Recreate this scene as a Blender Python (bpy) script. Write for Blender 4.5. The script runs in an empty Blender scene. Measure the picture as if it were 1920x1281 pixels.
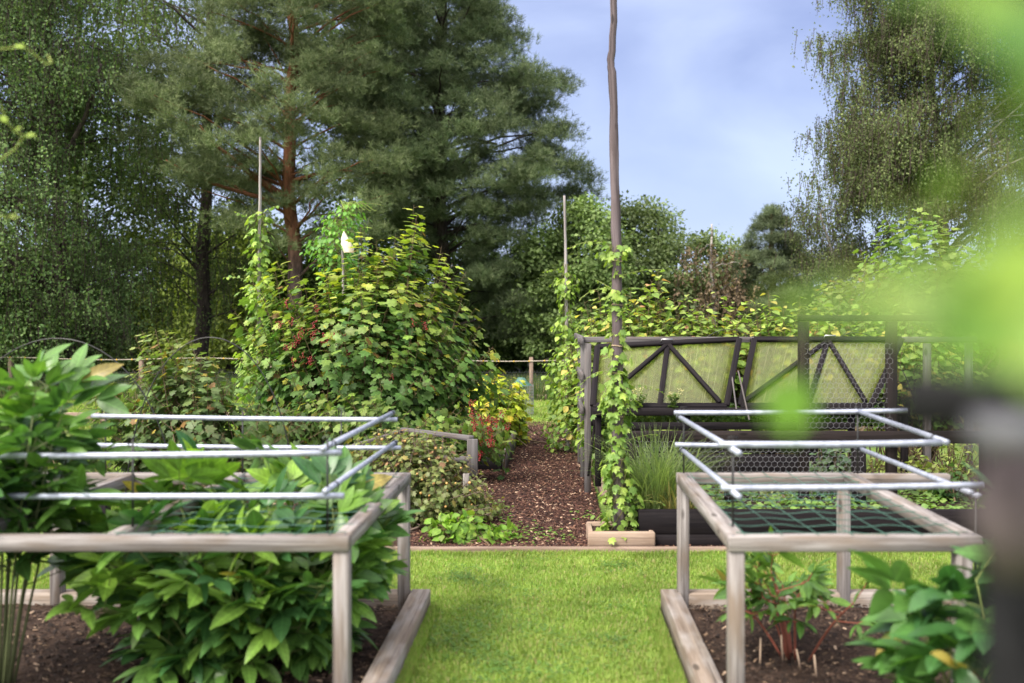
import bpy, math
import numpy as np
from mathutils import Vector

# ------------------------------------------------------------------ camera, sky, sun, exposure
S = bpy.context.scene
R = math.radians
H = 1.5                      # eye height, camera stands at the origin looking along +Y
FPX = 1866.7                 # focal length in photograph pixels (35 mm on a 36 mm sensor)
cam_d = bpy.data.cameras.new('camera'); cam = bpy.data.objects.new('camera', cam_d)
S.collection.objects.link(cam); S.camera = cam
cam.location = (0, 0, H); cam.rotation_euler = (R(90), 0, 0)
cam_d.lens = 35; cam_d.sensor_width = 36; cam_d.sensor_fit = 'HORIZONTAL'
cam_d.shift_x = -80/1920; cam_d.shift_y = -32.5/1920
cam_d.clip_start = 0.05; cam_d.clip_end = 1000
cam_d.dof.use_dof = True; cam_d.dof.focus_distance = 9.6; cam_d.dof.aperture_fstop = 1.8

SUN_EL, SUN_AZ = R(50), R(-140)     # azimuth measured clockwise from +Y: behind and to the left of the camera
world = bpy.data.worlds.new("World"); S.world = world; world.use_nodes = True
nt = world.node_tree; N = nt.nodes; L = nt.links
N.clear()
out = N.new('ShaderNodeOutputWorld'); bg = N.new('ShaderNodeBackground'); L.new(bg.outputs[0], out.inputs[0])
sky = N.new('ShaderNodeTexSky'); sky.sky_type = 'NISHITA'; sky.sun_disc = False
sky.sun_elevation = SUN_EL; sky.sun_rotation = SUN_AZ
bg.inputs[1].default_value = 0.12
tc = N.new('ShaderNodeTexCoord'); mp = N.new('ShaderNodeMapping')
mp.inputs['Scale'].default_value = (1.0, 1.0, 2.6); mp.inputs['Rotation'].default_value = (0, R(14), 0)
L.new(tc.outputs['Generated'], mp.inputs[0])
nz = N.new('ShaderNodeTexNoise'); nz.inputs['Scale'].default_value = 2.1; nz.inputs['Detail'].default_value = 7
nz.inputs['Roughness'].default_value = 0.45; nz.inputs['Distortion'].default_value = 0.5
L.new(mp.outputs[0], nz.inputs['Vector'])
cr = N.new('ShaderNodeValToRGB'); cr.color_ramp.elements[0].position = 0.40; cr.color_ramp.elements[1].position = 0.60
cr.color_ramp.elements[0].color = (1.22, 1.50, 3.05, 1); cr.color_ramp.elements[1].color = (2.85, 3.25, 4.75, 1)
L.new(nz.outputs[0], cr.inputs[0])
mx = N.new('ShaderNodeMix'); mx.data_type = 'RGBA'; mx.inputs[0].default_value = 0.80
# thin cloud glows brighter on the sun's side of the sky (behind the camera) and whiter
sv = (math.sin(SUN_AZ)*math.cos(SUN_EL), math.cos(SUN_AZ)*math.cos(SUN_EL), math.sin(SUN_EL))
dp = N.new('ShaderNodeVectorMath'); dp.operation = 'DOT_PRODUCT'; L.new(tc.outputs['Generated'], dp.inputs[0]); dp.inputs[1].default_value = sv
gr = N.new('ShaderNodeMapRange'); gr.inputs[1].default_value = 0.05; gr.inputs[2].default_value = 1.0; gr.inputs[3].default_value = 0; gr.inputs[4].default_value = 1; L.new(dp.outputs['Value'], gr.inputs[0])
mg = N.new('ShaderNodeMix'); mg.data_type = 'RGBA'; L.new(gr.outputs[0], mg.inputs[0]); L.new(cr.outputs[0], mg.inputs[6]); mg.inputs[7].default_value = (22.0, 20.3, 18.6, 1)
# whiter veil of cloud low over the horizon
sz_ = N.new('ShaderNodeSeparateXYZ'); L.new(tc.outputs['Generated'], sz_.inputs[0])
hr = N.new('ShaderNodeMapRange'); hr.inputs[1].default_value = 0.04; hr.inputs[2].default_value = 0.26; hr.inputs[3].default_value = 0.75; hr.inputs[4].default_value = 0; L.new(sz_.outputs[2], hr.inputs[0])
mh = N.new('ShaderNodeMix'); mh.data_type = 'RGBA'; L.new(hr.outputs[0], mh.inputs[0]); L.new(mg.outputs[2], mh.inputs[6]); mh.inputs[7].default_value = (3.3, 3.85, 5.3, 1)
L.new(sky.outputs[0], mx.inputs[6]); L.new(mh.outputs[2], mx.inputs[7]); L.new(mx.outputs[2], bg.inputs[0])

sd = bpy.data.lights.new('sun', 'SUN'); so = bpy.data.objects.new('sun', sd); S.collection.objects.link(so)
sd.energy = 2.6; sd.angle = R(14); sd.color = (1.0, 0.93, 0.82)
so.rotation_euler = (R(90)-SUN_EL, 0, -SUN_AZ + math.pi)
dvec = Vector((math.sin(SUN_AZ)*math.cos(SUN_EL), math.cos(SUN_AZ)*math.cos(SUN_EL), math.sin(SUN_EL)))
so.rotation_euler = dvec.to_track_quat('Z', 'Y').to_euler()

S.view_settings.view_transform = 'Standard'; S.view_settings.look = 'None'
S.view_settings.exposure = 0.95; S.view_settings.gamma = 1
S.render.engine = 'CYCLES'
cy = S.cycles
cy.use_denoising = True
try: cy.denoiser = 'OPENIMAGEDENOISE'
except Exception: pass
cy.max_bounces = 6; cy.diffuse_bounces = 3; cy.glossy_bounces = 2; cy.transmission_bounces = 4; cy.transparent_max_bounces = 12
cy.caustics_reflective = False; cy.caustics_refractive = False
cy.sample_clamp_indirect = 6

# ------------------------------------------------------------------ helpers
def W(px, py, Y):
    """world point at depth Y whose image in the photograph is pixel px, py"""
    return np.array([(px-1040)/FPX*Y, Y, H-(py-608)/FPX*Y])
def rs(seed): return np.random.default_rng(seed)
def nrm(a):
    a = np.asarray(a, float)
    return a/np.maximum(np.linalg.norm(a, axis=-1, keepdims=True), 1e-9)

class MB:
    """collects geometry for ONE mesh: vertices, triangles, quads, per-vertex colour and grain coordinate"""
    def __init__(s): s.V=[]; s.T=[]; s.Q=[]; s.C=[]; s.G=[]; s.n=0
    def add(s, V, T=None, Q=None, C=(1,1,1), G=None):
        V = np.asarray(V, float).reshape(-1,3); k = len(V)
        s.V.append(V)
        if T is not None and len(T): s.T.append(np.asarray(T, int).reshape(-1,3)+s.n)
        if Q is not None and len(Q): s.Q.append(np.asarray(Q, int).reshape(-1,4)+s.n)
        C = np.asarray(C, float)
        s.C.append(np.broadcast_to(C, (k,3)) if C.ndim==1 else C.reshape(-1,3))
        s.G.append(np.zeros((k,3)) if G is None else np.asarray(G, float).reshape(-1,3))
        s.n += k
    def build(s, name, mat, parent=None, smooth=False, loc=None):
        me = bpy.data.meshes.new(name)
        V = np.concatenate(s.V)
        if loc is not None: V = V-np.asarray(loc)
        T = np.concatenate(s.T) if s.T else np.zeros((0,3), int)
        Q = np.concatenate(s.Q) if s.Q else np.zeros((0,4), int)
        me.vertices.add(len(V)); me.vertices.foreach_set('co', V.astype(np.float32).ravel())
        nl = len(T)*3+len(Q)*4
        me.loops.add(nl)
        me.loops.foreach_set('vertex_index', np.concatenate([T.ravel(), Q.ravel()]).astype(np.int32))
        me.polygons.add(len(T)+len(Q))
        ls = np.concatenate([np.arange(len(T))*3, len(T)*3+np.arange(len(Q))*4]).astype(np.int32)
        me.polygons.foreach_set('loop_start', ls)
        if smooth: me.polygons.foreach_set('use_smooth', np.ones(len(T)+len(Q), bool))
        me.update(calc_edges=True)
        C = np.concatenate(s.C); C4 = np.ones((len(C),4), np.float32); C4[:,:3] = C
        at = me.attributes.new('col', 'FLOAT_COLOR', 'POINT'); at.data.foreach_set('color', C4.ravel())
        G = np.concatenate(s.G)
        if np.any(G):
            ag = me.attributes.new('grain', 'FLOAT_VECTOR', 'POINT'); ag.data.foreach_set('vector', G.astype(np.float32).ravel())
        me.materials.append(mat)
        o = bpy.data.objects.new(name, me); S.collection.objects.link(o)
        if parent is not None: o.parent = parent
        elif loc is not None: o.location = loc
        return o

def tag(o, label=None, cat=None, group=None, kind=None):
    if label: o['label'] = label
    if cat: o['category'] = cat
    if group: o['group'] = group
    if kind: o['kind'] = kind
    return o
def thing(name, label, cat, loc=(0,0,0), group=None):
    o = bpy.data.objects.new(name, None); S.collection.objects.link(o)
    o.location = tuple(float(v) for v in loc); o.empty_display_size = .1
    return tag(o, label, cat, group)
def part(name, mb, mat, root, smooth=False, label=None):
    """a part whose mesh is given in world coordinates, under a root Empty"""
    base = np.array(root.location) if root.parent is None else np.array(root['base']) if 'base' in root else np.zeros(3)
    o = mb.build(name, mat, root, smooth, loc=base)
    if label: o['label'] = label
    return o
def sub(name, mb, mat, par, smooth=False):
    """a sub-part: its parent mesh has identity transform under the thing, so coordinates are relative to the thing"""
    base = np.array(par.parent.location) if par.parent is not None else np.array(par.location)
    return mb.build(name, mat, par, smooth, loc=base)

# --- shapes
_box = np.array([[-1,-1,-1],[1,-1,-1],[1,1,-1],[-1,1,-1],[-1,-1,1],[1,-1,1],[1,1,1],[-1,1,1]], float)
def beam(mb, a, b, w, h, up=(0,0,1), ch=0.004, C=(1,1,1), off=None):
    """rectangular board from a to b, section w (side) x h (up), chamfered edges"""
    a = np.asarray(a,float); b = np.asarray(b,float); d = b-a; Ln = np.linalg.norm(d); d = d/Ln
    s_ = np.cross(d, up); s_ = s_/np.linalg.norm(s_); u = np.cross(s_, d)
    c = min(ch, w*.3, h*.3)
    prof = np.array([[-w/2+c,-h/2],[w/2-c,-h/2],[w/2,-h/2+c],[w/2,h/2-c],[w/2-c,h/2],[-w/2+c,h/2],[-w/2,h/2-c],[-w/2,-h/2+c]])
    if off is None: off = np.random.default_rng(int(abs(a[0]*131+a[1]*71+a[2]*311+Ln*17)*1000)%99991).random(3)*30
    V=[];G=[]
    ts = [0, c, Ln-c, Ln]; sc = [1-c/max(w,h)*1.6, 1, 1, 1-c/max(w,h)*1.6]
    for t,k in zip(ts,sc):
        for p in prof:
            V.append(a+d*t+s_*p[0]*k+u*p[1]*k); G.append([t+off[0], p[0]+off[1], p[1]+off[2]])
    Q=[]
    for i in range(3):
        for j in range(8):
            Q.append([i*8+j, i*8+(j+1)%8, (i+1)*8+(j+1)%8, (i+1)*8+j])
    n0 = len(V)
    V.append(a); G.append([off[0], off[1], off[2]]); V.append(b); G.append([Ln+off[0], off[1], off[2]])
    T=[]
    for j in range(8):
        T.append([n0, (j+1)%8, j]); T.append([n0+1, 24+j, 24+(j+1)%8])
    mb.add(V,T,Q,C,G)
def tube(mb, pts, rad, n=8, C=(1,1,1), jag=0, seed=0, cap=True):
    pts = np.asarray(pts,float); m = len(pts); rad = np.broadcast_to(np.asarray(rad,float), (m,))
    tg = nrm(np.gradient(pts, axis=0)); ref = np.array([0.13,0.31,0.94]) if abs(tg[0][2])<.9 else np.array([1,0.1,0])
    s_ = nrm(np.cross(tg, ref)); u = np.cross(s_, tg)
    an = np.arange(n)/n*2*np.pi
    rr = rad[:,None]*np.ones((m,n))
    if jag: rr = rr*(1+jag*(rs(seed).random((m,n))-.5))
    V = pts[:,None]+rr[...,None]*(np.cos(an)[None,:,None]*s_[:,None]+np.sin(an)[None,:,None]*u[:,None])
    ln = np.concatenate([[0],np.cumsum(np.linalg.norm(np.diff(pts,axis=0),axis=1))])
    G = np.stack([np.broadcast_to(ln[:,None],(m,n))+seed, np.cos(an)[None]*rad[:,None]+seed*.37, np.sin(an)[None]*rad[:,None]], -1)
    i,j = np.meshgrid(np.arange(m-1),np.arange(n),indexing='ij'); j2=(j+1)%n
    Q = np.stack([i*n+j,i*n+j2,(i+1)*n+j2,(i+1)*n+j],-1).reshape(-1,4)
    V = V.reshape(-1,3); G = G.reshape(-1,3); T=[]
    if cap:
        k=len(V); V=np.vstack([V,pts[0],pts[-1]]); G=np.vstack([G,G[0],G[-1]])
        for a in range(n): T.append([k,(a+1)%n,a]); T.append([k+1,(m-1)*n+a,(m-1)*n+(a+1)%n])
    mb.add(V,T,Q,C,G)
def segs(mb, A, B, ra, rb, n=3, C=(1,1,1)):
    """many straight prisms at once"""
    A=np.asarray(A,float).reshape(-1,3);B=np.asarray(B,float).reshape(-1,3);m=len(A)
    if m==0: return
    d=nrm(B-A); ref=np.where(np.abs(d[:,2:3])<.9,np.array([[0,0,1.]]),np.array([[1.,0,0]]))
    s_=nrm(np.cross(d,ref));u=np.cross(s_,d);an=np.arange(n)/n*2*np.pi
    ring=np.cos(an)[None,:,None]*s_[:,None]+np.sin(an)[None,:,None]*u[:,None]
    ra=np.broadcast_to(np.asarray(ra,float),(m,))[:,None,None];rb=np.broadcast_to(np.asarray(rb,float),(m,))[:,None,None]
    V=np.concatenate([A[:,None]+ring*ra,B[:,None]+ring*rb],1)
    j=np.arange(n);q=np.stack([j,(j+1)%n,n+(j+1)%n,n+j],-1)
    Q=(q[None]+(np.arange(m)*2*n)[:,None,None]).reshape(-1,4)
    C=np.asarray(C,float)
    if C.ndim==2: C=np.repeat(C,2*n,axis=0)
    mb.add(V.reshape(-1,3),None,Q,C)
def stamp(mb, tpl, P, D, Nn, size, C):
    """copies of a small template: template y runs along D, z along Nn"""
    TV,TT,TQ = tpl; P=np.asarray(P,float).reshape(-1,3); m=len(P)
    if m==0: return
    D=nrm(D); Nn=np.asarray(Nn,float); sd_=nrm(np.cross(D,Nn)); Nn=np.cross(sd_,D)
    size=np.broadcast_to(np.asarray(size,float),(m,))
    V=P[:,None]+size[:,None,None]*(TV[None,:,0:1]*sd_[:,None]+TV[None,:,1:2]*D[:,None]+TV[None,:,2:3]*Nn[:,None])
    k=len(TV);o=(np.arange(m)*k)[:,None,None]
    T=(TT[None]+o).reshape(-1,3) if TT is not None and len(TT) else None
    Q=(TQ[None]+o).reshape(-1,4) if TQ is not None and len(TQ) else None
    C=np.asarray(C,float)
    if C.ndim==2: C=np.repeat(C,k,axis=0)
    G=None
    if tpl in VEINED: G=np.tile(TV+np.array([0,0,1.0]),(m,1))
    mb.add(V.reshape(-1,3),T,Q,C,G)
class _VS(list):
    def __contains__(s,t): return any(t is q for q in s)
VEINED=_VS()

# templates -------------------------------------------------------
def tpl_palmate(droop=.12):
    o=[(0,0),(-.20,-.10),(-.40,.06),(-.52,.20),(-.40,.30),(-.36,.38),(-.46,.56),(-.40,.70),(-.24,.66),(-.16,.72),(-.08,.90),(0,1.0),
       (.08,.90),(.16,.72),(.24,.66),(.40,.70),(.46,.56),(.36,.38),(.40,.30),(.52,.20),(.40,.06),(.20,-.10)]
    V=[(x,y,-droop*((x*x)*1.6+max(0,y-.35)**2)+.02*math.sin(9*x+5*y)) for x,y in o]; c=len(V); V.append((0,.34,.03))
    return np.array(V),np.array([(c,(i+1)%c,i) for i in range(c)]),None
def tpl_ovate(w=.36,droop=.12,fold=.06):
    V=[(0,0,0),(-w*.75,.22,fold),(-w,.48,fold),(-w*.55,.78,fold-droop*.6),(0,1,-droop),(w*.55,.78,fold-droop*.6),(w,.48,fold),(w*.75,.22,fold),(0,.30,0),(0,.65,-droop*.3)]
    T=[(0,8,1),(0,7,8),(3,9,4),(5,4,9)]; Q=[(1,8,9,2),(8,7,6,9)]
    T+=[(2,9,3),(6,5,9)]
    return np.array(V,float),np.array(T),np.array(Q)
def tpl_lance(w=.17,arch=.28,n=7,fold=.05):
    V=[];
    for i in range(n):
        t=i/(n-1); hw=w*math.sin(math.pi*min(1,t*.93+.05))**.8*(1.15-t*.35); z=-arch*t*t
        if i==n-1: hw=.004
        V+=[(-hw,t,z+fold*hw/w),(0,t,z),(hw,t,z+fold*hw/w)]
    Q=[]
    for i in range(n-1):
        a=i*3; Q+=[(a,a+1,a+4,a+3),(a+1,a+2,a+5,a+4)]
    return np.array(V,float),None,np.array(Q)
def tpl_small():   # two-triangle folded leaf
    return np.array([(0,0,0),(-.36,.5,.06),(0,1,-.08),(.36,.5,.06)],float),np.array([(0,2,1),(0,3,2)]),None
def tpl_tuft(seed=1,n=11,w=.075):
    g=rs(seed);V=[];T=[]
    for i in range(n):
        az=2*math.pi*(i+g.random())/n; el=g.uniform(.15,1.25); d=np.array([math.cos(az)*math.cos(el),math.sin(el)*1.0,math.sin(az)*math.cos(el)])*g.uniform(.7,1.1)
        b=np.array([0,g.uniform(-.45,.25),0]); s_=nrm(np.cross(d,[g.random()-.5,g.random()-.5,g.random()-.5]))
        k=len(V); V+=[b-s_*w/2,b+s_*w/2,b+d+s_*w/5,b+d-s_*w/5]; T+=[(k,k+1,k+2,k+3)]
    return np.array(V),None,np.array(T)
def tpl_ico():
    t=(1+5**.5)/2;V=nrm(np.array([(-1,t,0),(1,t,0),(-1,-t,0),(1,-t,0),(0,-1,t),(0,1,t),(0,-1,-t),(0,1,-t),(t,0,-1),(t,0,1),(-t,0,-1),(-t,0,1)],float))
    F=[(0,11,5),(0,5,1),(0,1,7),(0,7,10),(0,10,11),(1,5,9),(5,11,4),(11,10,2),(10,7,6),(7,1,8),(3,9,4),(3,4,2),(3,2,6),(3,6,8),(3,8,9),(4,9,5),(2,4,11),(6,2,10),(8,6,7),(9,8,1)]
    return V,np.array(F),None
PALM=tpl_palmate(); PALM2=tpl_palmate(.35); OV=tpl_ovate(); OVW=tpl_ovate(.45,.2); LANCE=tpl_lance(.19,.22); LANCE2=tpl_lance(.23,.12); SM=tpl_small(); ICO=tpl_ico()
VEINED+= [PALM,PALM2,OV,OVW,LANCE,LANCE2]
TUFTS=[tpl_tuft(i) for i in range(4)]

def jit(base, n, g, amt=.25, hue=.12):
    """per-leaf natural colour variation"""
    base=np.asarray(base,float); b=np.exp((g.random((n,1))-.5)*2*amt); h=1+(g.random((n,3))-.5)*2*hue
    return base*b*h
def mixc(a,b,t): return np.asarray(a)[None]*(1-t[:,None])+np.asarray(b)[None]*t[:,None]

# ------------------------------------------------------------------ materials
def newmat(name):
    m=bpy.data.materials.new(name); m.use_nodes=True; n=m.node_tree.nodes; l=m.node_tree.links; n.clear()
    o=n.new('ShaderNodeOutputMaterial'); return m,n,l,o
def attr(n,name): a=n.new('ShaderNodeAttribute'); a.attribute_name=name; return a
def leafmat(name, rough=.5, trans=.35, spec=.35, gain=(1.25,1.35,.6), mottling=30):
    m,n,l,o=newmat(name); a=attr(n,'col'); p=n.new('ShaderNodeBsdfPrincipled'); t=n.new('ShaderNodeBsdfTranslucent'); x=n.new('ShaderNodeMixShader')
    g=n.new('ShaderNodeNewGeometry'); ns=n.new('ShaderNodeTexNoise'); ns.inputs['Scale'].default_value=mottling; ns.inputs['Detail'].default_value=3
    l.new(g.outputs['Position'],ns.inputs['Vector'])
    mr=n.new('ShaderNodeMapRange'); mr.inputs[1].default_value=.3; mr.inputs[2].default_value=.7; mr.inputs[3].default_value=.78; mr.inputs[4].default_value=1.22
    l.new(ns.outputs[0],mr.inputs[0])
    last=mr.outputs[0]
    if name in ('leaf','glossy leaf'):     # pale midrib and side veins, in the leaf's own coordinates
        gc=attr(n,'grain'); sx=n.new('ShaderNodeSeparateXYZ'); l.new(gc.outputs['Vector'],sx.inputs[0])
        def mth(op,a_,b_):
            q=n.new('ShaderNodeMath'); q.operation=op
            for k_,v_ in enumerate((a_,b_)):
                if v_ is None: continue
                if isinstance(v_,(int,float)): q.inputs[k_].default_value=v_
                else: l.new(v_,q.inputs[k_])
            return q.outputs[0]
        ax=mth('ABSOLUTE',sx.outputs[0],None); mid=mth('LESS_THAN',ax,.014)
        ph=mth('SUBTRACT',sx.outputs[1],mth('MULTIPLY',ax,.9)); sw=mth('POWER',mth('ABSOLUTE',mth('SINE',mth('MULTIPLY',ph,21.0),None),None),14.0)
        ve=mth('MAXIMUM',mid,mth('MULTIPLY',sw,.5)); ve=mth('MULTIPLY',ve,mth('GREATER_THAN',sx.outputs[2],.3)); last=mth('MULTIPLY',last,mth('ADD',mth('MULTIPLY',ve,.55),1.0))
    vm=n.new('ShaderNodeVectorMath'); vm.operation='SCALE'; l.new(a.outputs['Color'],vm.inputs[0]); l.new(last,vm.inputs['Scale'])
    v2=n.new('ShaderNodeVectorMath'); v2.operation='MULTIPLY'; l.new(vm.outputs[0],v2.inputs[0]); v2.inputs[1].default_value=gain
    p.inputs['Roughness'].default_value=rough; p.inputs['Specular IOR Level'].default_value=spec
    l.new(vm.outputs[0],p.inputs['Base Color']); l.new(v2.outputs[0],t.inputs[0]); x.inputs[0].default_value=trans
    l.new(p.outputs[0],x.inputs[1]); l.new(t.outputs[0],x.inputs[2]); l.new(x.outputs[0],o.inputs[0]); return m
def woodmat(name, c1, c2, c3=None, rough=.8, scale=1.0, spec=.25, knots=True, bump=.25, blotch=.5):
    """weathered timber: grain runs along the board through the 'grain' coordinate"""
    m,n,l,o=newmat(name); a=attr(n,'grain'); mpn=n.new('ShaderNodeMapping'); mpn.inputs['Scale'].default_value=(1.6*scale,45*scale,45*scale)
    l.new(a.outputs['Vector'],mpn.inputs[0]); ns=n.new('ShaderNodeTexNoise'); ns.inputs['Scale'].default_value=1; ns.inputs['Detail'].default_value=6; ns.inputs['Roughness'].default_value=.65; ns.inputs['Distortion'].default_value=.6
    l.new(mpn.outputs[0],ns.inputs['Vector'])
    r=n.new('ShaderNodeValToRGB'); e=r.color_ramp.elements; e[0].position=.32; e[1].position=.68; e[0].color=(*c1,1); e[1].color=(*c2,1); l.new(ns.outputs[0],r.inputs[0])
    n2=n.new('ShaderNodeTexNoise'); n2.inputs['Scale'].default_value=4; n2.inputs['Detail'].default_value=4; mp2=n.new('ShaderNodeMapping'); mp2.inputs['Scale'].default_value=(1,4,4)
    l.new(a.outputs['Vector'],mp2.inputs[0]); l.new(mp2.outputs[0],n2.inputs['Vector'])
    mr=n.new('ShaderNodeMapRange'); mr.inputs[1].default_value=.45; mr.inputs[2].default_value=.7; mr.inputs[4].default_value=blotch; l.new(n2.outputs[0],mr.inputs[0])
    mxn=n.new('ShaderNodeMix'); mxn.data_type='RGBA'; l.new(mr.outputs[0],mxn.inputs[0]); l.new(r.outputs[0],mxn.inputs[6]); mxn.inputs[7].default_value=(*(c3 or c1),1)
    last=mxn.outputs[2]
    if knots:
        vo=n.new('ShaderNodeTexVoronoi'); vo.inputs['Scale'].default_value=1; mp3=n.new('ShaderNodeMapping'); mp3.inputs['Scale'].default_value=(3.2,9,9)
        l.new(a.outputs['Vector'],mp3.inputs[0]); l.new(mp3.outputs[0],vo.inputs['Vector'])
        k=n.new('ShaderNodeMapRange'); k.inputs[1].default_value=.10; k.inputs[2].default_value=.15; k.inputs[3].default_value=.75; k.inputs[4].default_value=0; l.new(vo.outputs['Distance'],k.inputs[0])
        m3=n.new('ShaderNodeMix'); m3.data_type='RGBA'; l.new(k.outputs[0],m3.inputs[0]); l.new(last,m3.inputs[6]); m3.inputs[7].default_value=tuple(v*.35 for v in c1)+(1,); last=m3.outputs[2]
    mp4=n.new('ShaderNodeMapping'); mp4.inputs['Scale'].default_value=(1.1,110,110); l.new(a.outputs['Vector'],mp4.inputs[0]); n4=n.new('ShaderNodeTexNoise'); n4.inputs['Scale'].default_value=1; n4.inputs['Detail'].default_value=3; l.new(mp4.outputs[0],n4.inputs['Vector'])
    k4=n.new('ShaderNodeMapRange'); k4.inputs[1].default_value=.60; k4.inputs[2].default_value=.68; k4.inputs[3].default_value=0; k4.inputs[4].default_value=.7; l.new(n4.outputs[0],k4.inputs[0])
    m4=n.new('ShaderNodeMix'); m4.data_type='RGBA'; l.new(k4.outputs[0],m4.inputs[0]); l.new(last,m4.inputs[6]); m4.inputs[7].default_value=tuple(v*.4 for v in c1)+(1,); last=m4.outputs[2]
    p=n.new('ShaderNodeBsdfPrincipled'); p.inputs['Roughness'].default_value=rough; p.inputs['Specular IOR Level'].default_value=spec; l.new(last,p.inputs['Base Color'])
    b=n.new('ShaderNodeBump'); b.inputs['Strength'].default_value=bump; b.inputs['Distance'].default_value=.004; l.new(ns.outputs[0],b.inputs['Height']); l.new(b.outputs[0],p.inputs['Normal'])
    l.new(p.outputs[0],o.inputs[0]); return m
def barkmat(name, c1, c2, sc=(6,6,1.5), bump=.6, w=None, hi=None):
    m,n,l,o=newmat(name); g=n.new('ShaderNodeTexCoord'); mpn=n.new('ShaderNodeMapping'); mpn.inputs['Scale'].default_value=sc; l.new(g.outputs['Object'],mpn.inputs[0])
    ns=n.new('ShaderNodeTexNoise'); ns.inputs['Scale'].default_value=2; ns.inputs['Detail'].default_value=7; ns.inputs['Roughness'].default_value=.7; l.new(mpn.outputs[0],ns.inputs['Vector'])
    r=n.new('ShaderNodeValToRGB'); e=r.color_ramp.elements; e[0].position=.38; e[1].position=.62; e[0].color=(*c1,1); e[1].color=(*c2,1); l.new(ns.outputs[0],r.inputs[0]); last=r.outputs[0]
    if hi is not None:   # the bark itself turns from grey plates to orange flakes above a height
        sp=n.new('ShaderNodeSeparateXYZ'); l.new(g.outputs['Object'],sp.inputs[0]); mr=n.new('ShaderNodeMapRange'); mr.inputs[1].default_value=hi[0]; mr.inputs[2].default_value=hi[1]; l.new(sp.outputs[2],mr.inputs[0])
        m3=n.new('ShaderNodeMix'); m3.data_type='RGBA'; l.new(mr.outputs[0],m3.inputs[0]); l.new(last,m3.inputs[6]); 
        r2=n.new('ShaderNodeValToRGB'); e=r2.color_ramp.elements; e[0].position=.4; e[1].position=.6; e[0].color=(hi[2][0]*.5,hi[2][1]*.5,hi[2][2]*.5,1); e[1].color=(*hi[2],1); l.new(ns.outputs[0],r2.inputs[0]); l.new(r2.outputs[0],m3.inputs[7]); last=m3.outputs[2]
    p=n.new('ShaderNodeBsdfPrincipled'); p.inputs['Roughness'].default_value=.9; p.inputs['Specular IOR Level'].default_value=.2; l.new(last,p.inputs['Base Color'])
    b=n.new('ShaderNodeBump'); b.inputs['Strength'].default_value=bump; b.inputs['Distance'].default_value=.02; l.new(ns.outputs[0],b.inputs['Height']); l.new(b.outputs[0],p.inputs['Normal'])
    l.new(p.outputs[0],o.inputs[0]); return m
def plain(name, c, rough=.5, metal=0, spec=.5, var=.15, sc=20):
    m,n,l,o=newmat(name); g=n.new('ShaderNodeTexCoord'); ns=n.new('ShaderNodeTexNoise'); ns.inputs['Scale'].default_value=sc; ns.inputs['Detail'].default_value=5; l.new(g.outputs['Object'],ns.inputs['Vector'])
    r=n.new('ShaderNodeValToRGB'); e=r.color_ramp.elements; e[0].position=.35; e[1].position=.65; e[0].color=(*(v*(1-var) for v in c),1); e[1].color=(*(min(1,v*(1+var)) for v in c),1); l.new(ns.outputs[0],r.inputs[0])
    p=n.new('ShaderNodeBsdfPrincipled'); p.inputs['Roughness'].default_value=rough; p.inputs['Metallic'].default_value=metal; p.inputs['Specular IOR Level'].default_value=spec
    l.new(r.outputs[0],p.inputs['Base Color']); l.new(p.outputs[0],o.inputs[0]); return m
def colmat(name, rough=.8, spec=.3):
    m,n,l,o=newmat(name); a=attr(n,'col'); p=n.new('ShaderNodeBsdfPrincipled'); p.inputs['Roughness'].default_value=rough; p.inputs['Specular IOR Level'].default_value=spec
    l.new(a.outputs['Color'],p.inputs['Base Color']); l.new(p.outputs[0],o.inputs[0]); return m
def groundmat(name, cols, scales=(1.5,14,90), bump=.5, dist=.02, rough=.95):
    m,n,l,o=newmat(name); g=n.new('ShaderNodeNewGeometry'); last=None
    tex=[]
    for s_ in scales:
        ns=n.new('ShaderNodeTexNoise'); ns.inputs['Scale'].default_value=s_; ns.inputs['Detail'].default_value=6; ns.inputs['Roughness'].default_value=.7; l.new(g.outputs['Position'],ns.inputs['Vector']); tex.append(ns)
    ad=n.new('ShaderNodeMath'); ad.operation='ADD'; l.new(tex[0].outputs[0],ad.inputs[0]); l.new(tex[1].outputs[0],ad.inputs[1])
    a2=n.new('ShaderNodeMath'); a2.operation='ADD'; l.new(ad.outputs[0],a2.inputs[0]); l.new(tex[2].outputs[0],a2.inputs[1])
    d=n.new('ShaderNodeMath'); d.operation='DIVIDE'; d.inputs[1].default_value=3; l.new(a2.outputs[0],d.inputs[0])
    r=n.new('ShaderNodeValToRGB'); e=r.color_ramp.elements; e[0].position=.40; e[1].position=.60; e[0].color=(*cols[0],1); e[1].color=(*cols[-1],1)
    if len(cols)>2: x=e.new(.5); x.color=(*cols[1],1)
    l.new(d.outputs[0],r.inputs[0])
    p=n.new('ShaderNodeBsdfPrincipled'); p.inputs['Roughness'].default_value=rough; p.inputs['Specular IOR Level'].default_value=.2; l.new(r.outputs[0],p.inputs['Base Color'])
    b=n.new('ShaderNodeBump'); b.inputs['Strength'].default_value=bump; b.inputs['Distance'].default_value=dist; l.new(d.outputs[0],b.inputs['Height']); l.new(b.outputs[0],p.inputs['Normal'])
    l.new(p.outputs[0],o.inputs[0]); return m

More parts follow.
